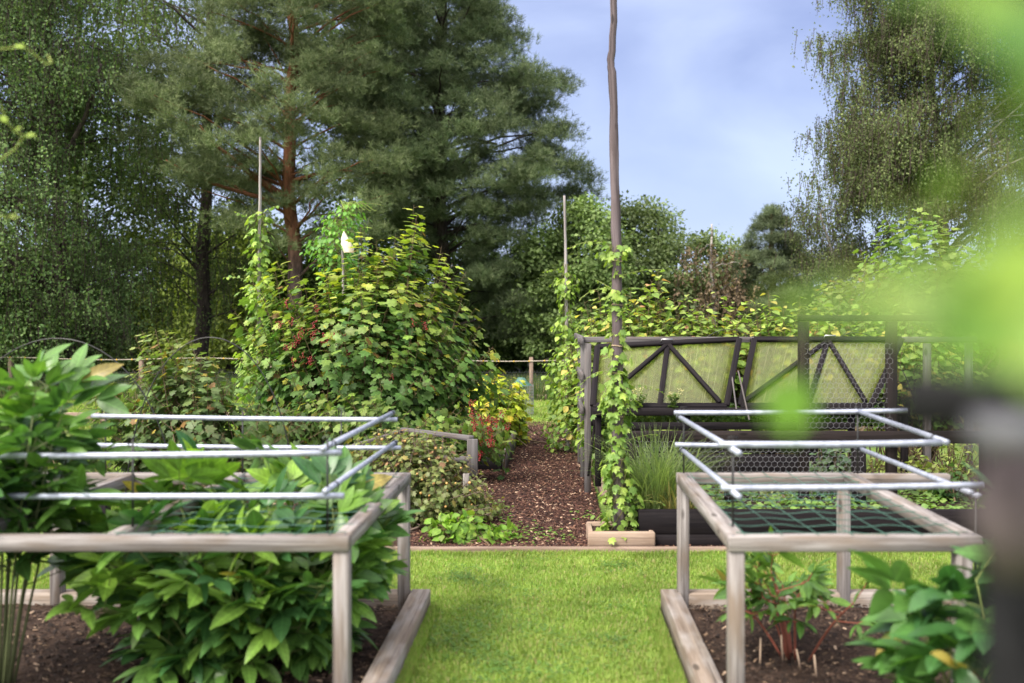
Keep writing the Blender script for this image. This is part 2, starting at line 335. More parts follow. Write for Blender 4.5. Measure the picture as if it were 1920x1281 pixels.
M={}
M['leaf']=leafmat('leaf',.48,.38,.4)
M['gloss_leaf']=leafmat('glossy leaf',.36,.30,.45,mottling=14)
M['tree_leaf']=leafmat('tree leaf',.65,.34,.15,mottling=1.2)
M['needle']=leafmat('needles',.6,.12,.3,gain=(1.1,1.2,.8),mottling=1.5)
M['grass']=leafmat('grass blades',.55,.40,.3,gain=(1.1,1.2,.6),mottling=2.2)
M['stem']=colmat('stems',.7)
M['berry_red']=plain('red currant skin',(.20,.005,.010),.22,spec=.6,var=.3,sc=60)
M['berry_gold']=plain('gooseberry skin',(.42,.25,.08),.3,spec=.5,var=.35,sc=30)
M['frame_wood']=woodmat('weathered frame timber',(.11,.095,.088),(.355,.33,.325),(.17,.13,.10),blotch=.85)
M['bed_wood']=woodmat('weathered bed timber',(.11,.082,.062),(.29,.235,.19),(.33,.31,.30),blotch=.75)
M['planter_wood']=woodmat('pale planter timber',(.22,.155,.12),(.37,.285,.225),(.20,.13,.09),blotch=.6)
M['black_wood']=woodmat('black stained timber',(.007,.006,.008),(.020,.017,.019),(.013,.010,.010),rough=.75,spec=.08,knots=False,bump=.3)
M['brown_wood']=woodmat('dark brown stained timber',(.009,.007,.007),(.028,.021,.021),(.018,.014,.015),rough=.75,spec=.10,bump=.3)
M['grey_wood']=woodmat('silver grey timber',(.06,.055,.055),(.17,.16,.165),(.12,.09,.08),blotch=.5)
M['path_wood']=woodmat('path edging timber',(.15,.105,.08),(.33,.25,.20),(.13,.09,.07),blotch=.6)
M['pole_bark']=woodmat('debarked pole',(.050,.038,.042),(.17,.135,.145),(.075,.055,.055),scale=.8,bump=.5,blotch=.6)
M['pipe']=plain('galvanised pipe',(.36,.39,.48),.50,.45,.5,.2,35)
M['black_plastic']=plain('black plastic',(.012,.012,.013),.4)
M['string']=plain('green netting',(.05,.13,.10),.6)
M['wire']=plain('galvanised wire',(.26,.26,.29),.5,.2,.5,.1)
M['dark_wire']=plain('dull wire',(.10,.11,.13),.5,.5,.5,.1)
M['twine']=plain('jute twine',(.45,.34,.22),.9)
M['yellow']=plain('yellow plastic insulator',(.65,.42,.03),.4)
M['rope']=plain('white electric fence rope',(.45,.40,.32),.7)
M['steel']=plain('brushed steel',(.45,.45,.47),.35,.9)
M['cloth']=plain('cream cloth',(.75,.66,.50),.9,var=.12)
M['lawn']=groundmat('lawn turf',[(.09,.14,.028),(.15,.21,.04),(.27,.30,.08)],(.8,9,120),.5,.02)
M['meadow']=groundmat('rough meadow',[(.045,.085,.02),(.10,.16,.035),(.15,.21,.05)],(.3,4,40),.4,.05)
M['floor']=groundmat('forest floor',[(.010,.012,.006),(.022,.022,.012),(.04,.035,.02)],(.6,5,40),.6,.1)
M['soil']=groundmat('garden soil',[(.014,.009,.007),(.045,.028,.021),(.095,.062,.045)],(3,25,140),1,.03)
M['mulch']=groundmat('bark mulch',[(.014,.007,.006),(.05,.024,.019),(.11,.058,.042)],(2,40,160),1,.03)
M['chips']=colmat('wood chips',.85)
M['panel']=None

# ------------------------------------------------------------------ ground, lawn, paths, soil
def sheet(name, x0,x1,y0,y1,z,mat,nx=2,ny=2,amp=0,seed=0,edge=True):
    xs=np.linspace(x0,x1,nx); ys=np.linspace(y0,y1,ny); X,Yg=np.meshgrid(xs,ys,indexing='ij'); Z=np.full(X.shape,z,float)
    if amp:
        g=rs(seed); n=0
        for f,a in ((1.7,1),(5,.6),(14,.35),(31,.2)):
            for _ in range(3):
                an=g.random()*6.28; ph=g.random()*6.28; Z+=amp*a*.35*np.sin(f*(X*math.cos(an)+Yg*math.sin(an))+ph)
        Z+=amp*.5*(g.random(X.shape)-.5)
    V=np.stack([X,Yg,Z],-1).reshape(-1,3); i,j=np.meshgrid(np.arange(nx-1),np.arange(ny-1),indexing='ij')
    Q=np.stack([i*ny+j,(i+1)*ny+j,(i+1)*ny+j+1,i*ny+j+1],-1).reshape(-1,4)
    mb=MB(); mb.add(V,None,Q); return tag(mb.build(name,mat,smooth=True),kind='structure')
sheet('ground',-300,300,-20,600,-.012,M['meadow'])
sheet('lawn',-6,6,0.3,6.48,0.0,M['lawn'],60,60,.006,1)
sheet('far_lawn',-14,10,13.0,21,-.004,M['lawn'],60,40,.01,2)
sheet('forest_floor',-60,60,23.5,120,.0,M['floor'])
sheet('path',-1.0,.36,6.53,15.2,.012,M['mulch'],50,260,.012,3)
sheet('soil_left_bed',-4.2,-.74,2.3,5.16,.035,M['soil'],130,120,.016,4)['label']='dark soil of the left peony bed'
sheet('soil_right_bed',.66,3.4,2.3,5.16,.035,M['soil'],110,120,.016,5)['label']='dark soil of the right peony bed'
sheet('soil_currant_bed',-3.3,-.98,6.53,11.4,.010,M['soil'],90,120,.014,6)
sheet('soil_black_bed',.6,4.4,6.66,9.0,.185,M['soil'],60,50,.02,7)
sheet('mulch_strip',.36,6,6.53,6.62,.016,M['mulch'],60,6,.008,8)

def blades(mb,X,Y,Z,g,h,w,base=(.145,.265,.040),hi=(.37,.455,.11),tilt=.45):
    n=len(X); az=g.random(n)*6.283; ti=g.random(n)*tilt; hh=h*(.6+.7*g.random(n))
    P=np.stack([X,Y,Z],-1); sdv=np.stack([np.cos(az),np.sin(az),0*az],-1); ld=np.stack([-np.sin(az),np.cos(az),0*az],-1)
    ww=(w*(.6+.7*g.random(n)))[:,None]
    mid=P+np.stack([ld[:,0]*np.sin(ti)*.4,ld[:,1]*np.sin(ti)*.4,np.ones(n)*.6],-1)*hh[:,None]
    tip=P+np.stack([ld[:,0]*np.sin(ti)*1.1,ld[:,1]*np.sin(ti)*1.1,np.cos(ti)],-1)*hh[:,None]
    V=np.stack([P-sdv*ww/2,P+sdv*ww/2,mid+sdv*ww*.4,mid-sdv*ww*.4,tip],1)
    o=(np.arange(n)*5)[:,None]; Q=np.array([[0,1,2,3]])+o; T=np.array([[3,2,4]])+o
    t=g.random(n)**1.4; pat=.45+.35*np.sin(X*2.3+1+np.sin(Y*2.1))*np.sin(Y*3.1+np.sin(X*3))+.3*np.sin(X*9+Y*7+2*np.sin(Y*5))*np.sin(Y*13-X*5)+.2*np.sin(X*31+Y*11)*np.sin(Y*37-X*7)
    t=np.clip(t*.6+pat*.35,0,1)
    C=mixc(base,hi,t)*np.exp((g.random((n,1))-.5)*.5); dry=g.random(n)<.09; C[dry]=(.40,.34,.17)
    mb.add(V.reshape(-1,3),T,Q,np.repeat(C,5,axis=0))
def in_bed(X,Y): return ((X<-.66)&(Y<5.22))|((X>.54)&(Y<5.22))
g=rs(11); n=330000
Yg=3.9+2.62*g.random(n); Xg=(g.random(n)-.5)*2*(Yg*.62)
k=~in_bed(Xg,Yg)&(Yg<6.46+.03*g.random(n)); Xg,Yg=Xg[k],Yg[k]
mb=MB(); blades(mb,Xg,Yg,Xg*0,g,.026,.0042,tilt=.9)
# a longer fringe where the mower does not reach
n=16000; t=g.random(n); sidex=g.random(n)<.5
Xf=np.where(sidex,-.65+.05*g.random(n),.53-.05*g.random(n)); Yf=3.9+1.3*t
blades(mb,Xf,Yf,Xf*0,g,.045,.004)
n=16000; Xf=(g.random(n)-.5)*8; Yf=6.40+.085*g.random(n)**.7+.02*np.sin(Xf*9)*np.sin(Xf*3.3); blades(mb,Xf,Yf,Xf*0,g,.034,.004)
n=14000; Xf=(g.random(n)-.5)*8; Yf=5.25+.05*g.random(n); k=(Xf<-.70)|(Xf>.60); Xf=Xf[k]; Yf=Yf[k]; blades(mb,Xf,Yf,Xf*0,g,.045,.004)
q=26; cx_=-.6+1.1*g.random(q); cy_=4.1+2.3*g.random(q); ii=g.integers(0,q,2600); rr_=.10*g.random(q)[ii]+.05; Xc=cx_[ii]+g.normal(size=2600)*rr_; Yc=cy_[ii]+g.normal(size=2600)*rr_; kk=~in_bed(Xc,Yc)&(Yc<6.45); Xc,Yc=Xc[kk],Yc[kk]; m_=len(Xc); az=g.random(m_)*6.28
stamp(mb,SM,np.stack([Xc,Yc,.018+.012*g.random(m_)],-1),np.stack([np.cos(az),np.sin(az),.1+0*az],-1),np.tile([0,0,1.],(m_,1)),.017*(.7+.6*g.random(m_)),jit((.11,.21,.05),m_,g))
tag(mb.build('grass',M['grass']),'short mown lawn grass between the two peony beds','grass',kind='stuff')
mb=MB(); n=90000; Yf=14.5+5.6*g.random(n); Xf=-12+20*g.random(n); blades(mb,Xf,Yf,Xf*0,g,.045,.012); 
n=50000; Yf=6.5+8*g.random(n); Xf=-8+4.6*g.random(n); blades(mb,Xf,Yf,Xf*0,g,.05,.008)
tag(mb.build('grass',M['grass']),'bright lawn grass at the far end of the mulch path','grass',kind='stuff')
mb=MB(); n=60000; Yf=19.3+5*g.random(n)**1.3; Xf=-14+24*g.random(n); blades(mb,Xf,Yf,Xf*0,g,.32,.014,(.05,.10,.02),(.13,.20,.05),.6)
tag(mb.build('tall_grass',M['grass']),'unmown grass growing behind the far wire fence','grass',kind='stuff')

def chips(name,label,x0,x1,y0,y1,z,n,seed,cols,l0=.012,l1=.035,excl=None,yb=1.0):
    g=rs(seed); X=x0+(x1-x0)*g.random(n); Y=y0+(y1-y0)*g.random(n)**yb
    az=g.random(n)*6.283; tl=(g.random(n)-.5)*1.0; Lh=(l0+(l1-l0)*g.random(n)**2)/2; Wd=Lh*(.25+.35*g.random(n))
    d=np.stack([np.cos(az)*np.cos(tl),np.sin(az)*np.cos(tl),np.sin(tl)],-1); s_=nrm(np.stack([-np.sin(az),np.cos(az),(g.random(n)-.5)*.9],-1))
    P=np.stack([X,Y,z+.012*g.random(n)],-1); u=np.cross(d,s_)*(.12*Lh)[:,None]
    a,b=d*Lh[:,None],s_*Wd[:,None]
    V=np.stack([P-a-b*.6-u,P+a-b-u,P+a*.9+b-u,P-a+b-u,P-a*.9-b*.5+u,P+a*.8-b*.8+u,P+a*.8+b*.8+u,P-a*.9+b*.8+u],1)
    q=np.array([[4,5,6,7],[0,1,5,4],[1,2,6,5],[2,3,7,6],[3,0,4,7]]); Q=(q[None]+(np.arange(n)*8)[:,None,None]).reshape(-1,4)
    ci=g.choice(len(cols),n,p=[c[1] for c in cols]); C=np.array([c[0] for c in cols])[ci]*np.exp((g.random((n,1))-.5)*.7)
    mb=MB(); mb.add(V.reshape(-1,3),None,Q,np.repeat(C,8,axis=0)); return tag(mb.build(name,M['chips']),label,'mulch',kind='stuff')
PC=[((.026,.011,.009),.42),((.070,.030,.022),.38),((.15,.080,.052),.15),((.38,.27,.19),.05)]
chips('bark_chips','reddish brown bark chips covering the garden path',-1.0,.36,6.55,15.1,.018,42000,21,PC,.009,.036,yb=1.5)
SC=[((.018,.011,.008),.52),((.055,.034,.024),.34),((.13,.085,.055),.11),((.33,.24,.17),.03)]
chips('soil_crumbs','dark crumbs and bark bits on the left peony bed',-3.6,-.76,3.3,5.15,.045,16000,22,SC,.006,.030)
chips('soil_crumbs','dark crumbs and bark bits on the right peony bed',.68,3.0,3.3,5.15,.045,13000,23,SC,.006,.030)
chips('soil_crumbs','bark bits and litter under the currant and gooseberry bushes',-3.3,-.95,6.55,11,.02,9000,24,PC,.012,.04)
chips('soil_crumbs','bark bits along the foot of the black raised bed',.40,5,6.54,6.62,.02,2500,25,PC,.01,.03)

# ------------------------------------------------------------------ bed timbers
def bed(label, boards, mat, w=.1,h=.11, name='raised_bed'):
    c=np.mean([np.array(a) for a,b in boards],axis=0); c[2]=0
    t=thing(name,label,'garden bed',c)
    for a,b in boards:
        mb=MB(); beam(mb,a,b,w,h,ch=.006); part('board',mb,mat,t)
    return t
bed('low brown timber border round the left peony bed beside the lawn',
    [((-.70,5.22,.055),(-.70,2.35,.055)),((-.755,5.19,.05),(-4.3,5.19,.05))],M['bed_wood'],.10,.115)
bed('low brown timber border round the right bed holding the small red stemmed peony',
    [((.605,5.22,.055),(.605,2.35,.055)),((.66,5.19,.05),(3.5,5.19,.05))],M['bed_wood'],.10,.115)
mb=MB(); beam(mb,(-8,6.512,.016),(6.5,6.512,.016),.034,.056); tag(mb.build('edging_board',M['path_wood']),'thin pale edging board between the lawn and the mulch path','edging')
t=thing('path_edging','knobbly pale timber edging along the right side of the mulch path','edging',(.35,11,0))
for a,b in (((.43,8.3,.06),(.385,10.6,.06)),((.385,10.64,.055),(.33,12.8,.055)),((.33,12.84,.05),(.27,15.0,.05))):
    mb=MB(); beam(mb,a,b,.055,.13,ch=.01); part('board',mb,M['path_wood'],t)
t=thing('fallen_lath','thin pale lath edging the soil behind the left peony frame','edging',(-3.4,8.8,.05))
mb=MB(); beam(mb,W(200,945,7.75),W(437,866,10.1),.03,.04); part('lath',mb,M['path_wood'],t)

# ------------------------------------------------------------------ timber frames over the peonies
def frame(label, xl, xr, crosses, posts, y0=3.66, y1=5.18, z=.725, w=.062, net=None, ext=False):
    t=thing('plant_frame',label,'garden frame',((xl+xr)/2,(y0+y1)/2,0))
    zc=z-.028
    mb=MB(); beam(mb,(xl,y0,zc),(xr,y0,zc),w,.056); part('rail',mb,M['frame_wood'],t)
    mb=MB(); beam(mb,(xl,y1,zc),(xr,y1,zc),w,.056); part('rail',mb,M['frame_wood'],t)
    for x in crosses:
        mb=MB(); beam(mb,(x,y0+w/2+.002,zc+.002),(x,y1-w/2-.002,zc+.002),w,.056); part('cross_rail',mb,M['frame_wood'],t)
    for x,y in ((xl+.02,y0-.012),(xr-.02,y0+.010),(xr-.024,y1-.012),(xl+.024,y1+.010)):
        mb=MB(); tube(mb,[(x,y,z-.004),(x,y,z+.0015)],.0055,8); part('screw',mb,M['dark_wire'],t)
    for x,y in posts:
        mb=MB(); beam(mb,(x,y,.0),(x,y,zc-.029),.058,.062,up=(0,1,0)); part('post',mb,M['frame_wood'],t)
    if net:
        x0,x1=net; mb=MB(); g=rs(3); xs=np.arange(x0,x1,.13)
        for x in xs:
            p=[(x+.006*math.sin(y*5+x*9),y,z+.004-.012*math.sin((y-y0)/(y1-y0)*3.14)) for y in np.linspace(y0-.02,y1+.02,14)]; tube(mb,p,.0018,4)
        for y in np.arange(y0+.02,y1,.15):
            p=[(x,y+.01*math.sin(x*8+y*7),z+.004-.012*math.sin((y-y0)/(y1-y0)*3.14)-.004*math.sin((x-x0)*30)) for x in np.linspace(x0-.03,x1+.03,30)]; tube(mb,p,.0018,4)
        part('netting',mb,M['string'],t)
    return t
frame('weathered timber frame with green netting standing over the dark green left peony',-4.2,-.752,
      [-.783,-1.63,-2.2],[(-.783,3.67),(-.783,5.17),(-2.58,5.17),(-2.58,3.67)],net=(-1.6,-.80))
frame('weathered timber frame with green netting above the small red stemmed peony',.635,1.56,
      [.667,1.527],[(.667,3.67),(.667,5.17),(1.50,5.17),(1.50,3.67)],net=(.70,1.50))
t=thing('frame_rail_extension','grey rail running on to the right behind the right netted frame','garden frame',(1.9,5.18,.7))
mb=MB(); beam(mb,(1.565,5.18,.697),(2.05,5.18,.697),.055,.05); part('rail',mb,M['frame_wood'],t)

# ------------------------------------------------------------------ pipe supports
def pipes(label, back, front, sides, stakes, r=.0125):
    """two tiers of pipes: back = (x0,x1), front=(x0,x1) ; tiers at two heights"""
    c=W((back[0][0]+back[0][1])/2,900,4.4); c[2]=0
    t=thing('pipe_plant_support',label,'plant support',c)
    for x0,x1,yp0,yp1,Y in back+front:
        a=W(x0,yp0,Y); b=W(x1,yp1,Y); m=np.linspace(0,1,12)[:,None]; p=a*(1-m)+b*m; p[:,2]-=.004*np.sin(m[:,0]*3.14)
        mb=MB(); tube(mb,p,r,12); part('pipe',mb,M['pipe'],t,True)
    for a,b in sides:
        mb=MB(); tube(mb,[a,(a+b)/2,b],r*.95,12); part('pipe',mb,M['pipe'],t,True)
    for a,b in sides:
        for p_ in (a+(b-a)*.035, b-(b-a)*.10):
            mb=MB(); d_=nrm(b-a); an=np.linspace(0,2*np.pi,9); tube(mb,np.stack([p_[0]+.017*np.cos(an),p_[1]+.004*np.sin(2*an),p_[2]-.006+.022*np.sin(an)],-1),.0028,5,cap=False); part('tie',mb,M['black_plastic'],t)
    for (x,y,z0,z1) in stakes:
        mb=MB(); tube(mb,[(x,y,z0),(x,y,z1)],.0045,6); k=part('stake',mb,M['black_plastic'],t)
        mb=MB()
        for zz in (z1-.01,): tube(mb,[(x-.016,y,zz-.016),(x+.016,y,zz-.016),(x+.016,y,zz+.02),(x-.016,y,zz+.02),(x-.016,y,zz-.016)],.003,5)
        sub('clip',mb,M['black_plastic'],k)
    return t
YB,YF=5.18,3.80
rr=.029
pipes('grey metal pipe grid held above the left timber frame and its big peony',
  [(172,745,780,787,YB),(183,752,835,840,YB)],[(-260,640,856,849,YF),(-260,645,928,930,YF)],
  [W(735,775,YB+.05)+[0,0,.0],W(607,850,YF-.05)] and [(W(737,774,YB+.06),W(605,842,YF-.03)),(W(742,829,YB+.06),W(609,922,YF-.03))],
  [(W(614,0,YF)[0],YF,.70,1.06),(W(249,0,YF)[0],YF,.70,1.06),(W(198,0,YB)[0],YB,.70,1.05),(W(455,0,YB)[0],YB,.70,1.05),(W(640,0,YB)[0],YB,.70,1.05)])
pipes('grey metal pipe grid held above the right timber frame with green netting',
  [(1264,1700,774,770,YB),(1266,1610,834,836,YB)],[(1348,1765,833,830,YF),(1352,1842,915,909,YF)],
  [(W(1272,781,YB+.06),W(1386,850,YF-.12)),(W(1278,843,YB+.06),W(1386,932,YF-.12)),
   (W(1605,770,YB+.06),W(1775,830,YF+.02)),(W(1608,840,YB+.06),W(1835,930,YF-.02))],
  [(W(1374,0,YF)[0],YF,.70,1.06),(W(1282,0,YB)[0],YB,.70,1.06),(W(1608,0,YB)[0],YB,.70,1.06),(W(1828,0,YF)[0],YF,.2,.90)])

# ------------------------------------------------------------------ chicken wire
def hexnet(mb, P0, U, Vv, uw, vh, s=.026, r=.0009, C=(1,1,1)):
    """hexagonal netting on the plane P0 + u*U + v*V"""
    P0=np.asarray(P0,float);U=nrm(U);Vv=nrm(Vv); A=[];B=[]
    dx=s*1.732; dy=s*1.5; nu=int(uw/dx)+1; nv=int(vh/dy)+1
    i,j=np.meshgrid(np.arange(nu),np.arange(nv),indexing='ij'); cx=(i+.5*(j%2))*dx; cyy=j*dy
    c=np.stack([cx.ravel(),cyy.ravel()],-1)
    h=dx/2; e=[((0,s),(h,s/2)),((0,s),(-h,s/2)),((h,s/2),(h,-s/2))]
    for p,q in e:
        A.append(c+p);B.append(c+q)
    A=np.concatenate(A);B=np.concatenate(B)
    k=(np.minimum(A,B).min(1)>=-.001)&(np.maximum(A[:,0],B[:,0])<=uw+.001)&(np.maximum(A[:,1],B[:,1])<=vh+.001); A=A[k];B=B[k]
    wob=lambda p:(p[:,0:1]*U+p[:,1:2]*Vv)+P0+np.cross(U,Vv)*(.006*np.sin(p[:,0:1]*7)+.005*np.sin(p[:,1:2]*11+p[:,0:1]*3))
    segs(mb,wob(A),wob(B),r,r,3,C)

# front enclosure: black bed, rail, posts, wire
YB2=6.64
t=thing('black_raised_bed','long black stained raised bed with plank sides at the edge of the lawn','garden bed',(2.5,7.4,0))
for z0,z1 in ((.0,.095),(.098,.262)):
    mb=MB(); beam(mb,(.56,YB2,(z0+z1)/2+.004),(5.2,YB2,(z0+z1)/2+.004),.03,z1-z0,ch=.003); part('plank',mb,M['black_wood'],t)
mb=MB(); beam(mb,(.575,YB2+.017,.13),(.575,9.0,.13),.028,.25); part('plank',mb,M['black_wood'],t)
YW=7.25
t=thing('wire_fence','brown post and rail fence with chicken wire round the vegetable bed','fence',(2,YW,.2))
rz=W(0,820,YW)[2]
mb=MB(); beam(mb,(W(1185,0,YW)[0],YW,rz),(W(1990,0,YW)[0],YW,rz),.05,.088); part('rail',mb,M['brown_wood'],t)
for px in (1192,1370,1610,1850):
    mb=MB(); beam(mb,(W(px,0,YW)[0],YW+.0,.19),(W(px,0,YW)[0],YW,rz-.046),.085,.085,up=(0,1,0)); part('post',mb,M['brown_wood' if px!=1610 else 'black_wood'],t)
mb=MB(); hexnet(mb,(W(1192,0,YW)[0],YW-.055,.2),(1,0,0),(0,0,1),W(1618,0,YW)[0]-W(1192,0,YW)[0],rz-.2,.024,.0011); part('chicken_wire',mb,M['wire'],t)
t=thing('gate_frame','tall dark brown gate frame filled with chicken wire in front of the cold frame','gate',(1.95,YW,.2))
zt=W(0,597,YW)[2]; xa=W(1510,0,YW)[0]; xb=W(1676,0,YW)[0]
for x in (xa,xb):
    mb=MB(); beam(mb,(x,YW+.055,.19),(x,YW+.055,zt-.024),.075,.055,up=(0,1,0)); part('post',mb,M['brown_wood'],t)
mb=MB(); beam(mb,(xa-.04,YW+.055,zt),(W(1960,0,YW)[0],YW+.055,zt),.055,.045); part('top_rail',mb,M['brown_wood'],t)
mb=MB(); beam(mb,(W(1940,0,YW)[0],YW+.055,.19),(W(1940,0,YW)[0],YW+.055,zt-.024),.075,.055,up=(0,1,0)); part('post',mb,M['brown_wood'],t)
mb=MB(); hexnet(mb,(xa,YW+.02,rz+.05),(1,0,0),(0,0,1),xb-xa,W(0,640,YW)[2]-rz-.05,.024,.0009); part('chicken_wire',mb,M['wire'],t)

# cold frame with its two raised lids
YC=8.0
t=CF=thing('cold_frame','black timber cold frame behind the chicken wire, with both lids propped open','cold frame',(1.5,YC,.2))
def cfx(px,Y=YC): return W(px,0,Y)[0]
zr=W(0,772,YC)[2]
mb=MB(); beam(mb,(cfx(1112),YC,zr),(cfx(1705),YC,zr),.05,.062); part('front_rail',mb,M['black_wood'],t)
for a,b,e in ((792,806,1600),(808,850,1585),(852,893,1585)):
    z1,z0=W(0,a,YC)[2],W(0,b,YC)[2]; mb=MB(); beam(mb,(cfx(1150),YC+.01,(z0+z1)/2),(cfx(e),YC+.01,(z0+z1)/2),.03,z1-z0,ch=.003); part('plank',mb,M['black_wood'],t)
for px in (1122,1290,1450,1600,1700):
    mb=MB(); beam(mb,(cfx(px),YC+.055,.19),(cfx(px),YC+.055,zr+.02),.05,.05,up=(0,1,0)); part('post',mb,M['black_wood'],t)
for px in (1118,1702):
    mb=MB(); beam(mb,(cfx(px),YC+.085,zr-.05),(cfx(px),YC+.85,zr-.05),.04,.16); part('side_plank',mb,M['black_wood'],t)
mb=MB(); beam(mb,(cfx(1112),YC+.88,zr-.08),(cfx(1705),YC+.88,zr-.08),.03,.25); part('back_plank',mb,M['black_wood'],t)
# lid panels: cloudy, tinted twin wall sheet
m,n,l,o=newmat('twin wall panel'); g_=n.new('ShaderNodeTexCoord'); ga=attr(n,'grain')
mpn=n.new('ShaderNodeMapping'); mpn.inputs['Scale'].default_value=(75,1.6,1); l.new(ga.outputs['Vector'],mpn.inputs[0])
ns=n.new('ShaderNodeTexNoise'); ns.inputs['Scale'].default_value=1; ns.inputs['Detail'].default_value=5; ns.inputs['Roughness'].default_value=.75; l.new(mpn.outputs[0],ns.inputs['Vector'])
r=n.new('ShaderNodeMapRange'); r.inputs[1].default_value=.50; r.inputs[2].default_value=.70; r.inputs[3].default_value=.0; r.inputs[4].default_value=.42; l.new(ns.outputs[0],r.inputs[0])
tr=n.new('ShaderNodeBsdfTransparent'); tr.inputs[0].default_value=(.80,.84,.50,1)
rf=n.new('ShaderNodeBsdfRefraction'); rf.inputs['Color'].default_value=(.85,.88,.52,1); rf.inputs['Roughness'].default_value=.16; rf.inputs['IOR'].default_value=1.12
df=n.new('ShaderNodeBsdfDiffuse'); df.inputs[0].default_value=(.42,.46,.19,1); tl=n.new('ShaderNodeBsdfTranslucent'); tl.inputs[0].default_value=(.62,.66,.30,1)
gl=n.new('ShaderNodeBsdfGlossy'); gl.inputs['Roughness'].default_value=.25; gl.inputs['Color'].default_value=(.8,.8,.8,1)
a1=n.new('ShaderNodeMixShader'); a1.inputs[0].default_value=.25; l.new(rf.outputs[0],a1.inputs[1]); l.new(tr.outputs[0],a1.inputs[2])
a2=n.new('ShaderNodeMixShader'); a2.inputs[0].default_value=.5; l.new(df.outputs[0],a2.inputs[1]); l.new(tl.outputs[0],a2.inputs[2])
ad=n.new('ShaderNodeMath'); ad.operation='ADD'; ad.inputs[1].default_value=.20; l.new(r.outputs[0],ad.inputs[0])
a3=n.new('ShaderNodeMixShader'); l.new(ad.outputs[0],a3.inputs[0]); l.new(a1.outputs[0],a3.inputs[1]); l.new(a2.outputs[0],a3.inputs[2])
a4=n.new('ShaderNodeMixShader'); a4.inputs[0].default_value=.04; l.new(a3.outputs[0],a4.inputs[1]); l.new(gl.outputs[0],a4.inputs[2]); l.new(a4.outputs[0],o.inputs[0]); M['panel']=m
def lid(label,tl_,tr_,br_,bl_,mt,mbm,hand,dl,dr):
    Yt,Yb=8.62,8.06
    P=lambda q,top:W(q[0],q[1],Yt if top else Yb)
    t=CF
    TL,TR,BR,BL=P(tl_,1),P(tr_,1),P(br_,0),P(bl_,0); nn=nrm(np.cross(TR-BL,TL-BL))
    if nn[1]>0: nn=-nn
    mb=MB(); 
    V=[];G=[]
    nu=9
    for side_ in (0,1):
        for i in range(nu):
            f=i/(nu-1); b_=BL*(1-f)+BR*f; t_=TL*(1-f)+TR*f
            for k_ in (0,1):
                V.append((b_ if k_==0 else t_)-nn*(.010+side_*.008)); G.append([f*1.5,k_*.6,0.01])
    # one closed thin sheet
    Q=[]
    for i in range(nu-1):
        a=i*2; Q.append([a,a+2,a+3,a+1]); b2=nu*2+i*2; Q.append([b2+1,b2+3,b2+2,b2])
    e=nu*2; Q+= [[0,1,e+1,e],[2*nu-2,e+2*nu-2,e+2*nu-1,2*nu-1]]
    mb.add(V,None,Q,(1,1,1),G); lidp=part('lid',mb,M['panel'],t,label=label)
    def bar(a,b,w=.045,h=.028,o_=0):
        mb=MB(); beam(mb,a+nn*(.012+o_),b+nn*(.012+o_),w,h,up=nn); return mb
    w=.022*1.0
    sub('frame_rail',bar(TL,TR,.05),M['black_wood'],lidp); sub('frame_rail',bar(BL,BR,.05),M['black_wood'],lidp)
    sub('frame_stile',bar(TL,BL,.05,o_=.003),M['black_wood'],lidp); sub('frame_stile',bar(TR,BR,.05,o_=.003),M['black_wood'],lidp)
    MT=P(mt,1); MBm=P(mbm,0); sub('mid_bar',bar(MT,MBm,.045,o_=-.003),M['black_wood'],lidp)
    sub('brace',bar(MT,dl,.036,o_=.006),M['black_wood'],lidp); sub('brace',bar(MT,dr,.036,o_=.009),M['black_wood'],lidp)
    hp=P(hand,1); mb=MB(); tube(mb,[hp+[-.055,-.02,-.005],hp+[-.045,-.03,.022],hp+[.045,-.03,.022],hp+[.055,-.02,-.005]],.006,6); sub('handle',mb,M['steel'],lidp)
lid('left raised cold frame lid, its cloudy panel tilting to one side',(1120,652),(1386,638),(1362,763),(1112,763),(1252,648),(1237,762),(1250,641),W(1142,742,8.13)-0,W(1350,758,8.07))
lid('right raised cold frame lid, partly behind the gate frame of chicken wire',(1414,638),(1690,638),(1632,763),(1388,763),(1552,641),(1514,762),(1555,634),W(1396,755,8.09),W(1622,757,8.07))
t=thing('prop_stick','pair of pale thin sticks propping the gap between the two cold frame lids','prop',W(1385,785,7.9))
for a,b in ((W(1372,702,8.3),W(1381,768,7.93)),(W(1384,695,8.2),W(1405,788,7.9))):
    mb=MB(); beam(mb,a,b,.012,.012); part('stick',mb,M['grey_wood'],t)
# grey raspberry trellis: long beam behind, ladder of posts at the path end
t=thing('raspberry_trellis','silver grey post and beam trellis holding the raspberry hedge','trellis',(1.2,9,0))
zb=W(0,638,8.8)[2]
for x0,x1 in ((1083,1405),(1407,1830)):
    mb=MB(); beam(mb,W(x0,637,8.8),W(x1,637,8.8),.07,.05); part('beam',mb,M['grey_wood'],t)
for px,Y in ((1102,8.75),(1416,8.75),(1738,8.75),(1816,8.9)):
    mb=MB(); x=W(px,0,Y)[0]; beam(mb,(x,Y,0),(x,Y,zb-.027),.06,.05,up=(0,1,0)); part('post',mb,M['grey_wood'],t)
for px,Y in ((1094,9.6),(1088,10.6),(1083,11.8)):
    mb=MB(); x=W(px,0,Y)[0]; beam(mb,(x,Y,0),(x,Y,zb-.03),.06,.05,up=(0,1,0)); part('post',mb,M['grey_wood'],t)
xr0=W(1102,0,8.75)[0]-.05
for py in (638,707,768):
    z=W(0,py,8.75)[2]; mb=MB(); beam(mb,(xr0-.0,8.70,z),(xr0-.0,12.2,z),.03,.075); part('side_rail',mb,M['grey_wood'],t)
mb=MB(); beam(mb,W(1116,785,8.4),W(1103,893,8.4),.02,.02,up=(0,1,0)); tag(mb.build('leaning_stick',M['black_wood']),'thin dark stick leaning on the end post of the grey trellis','stick')

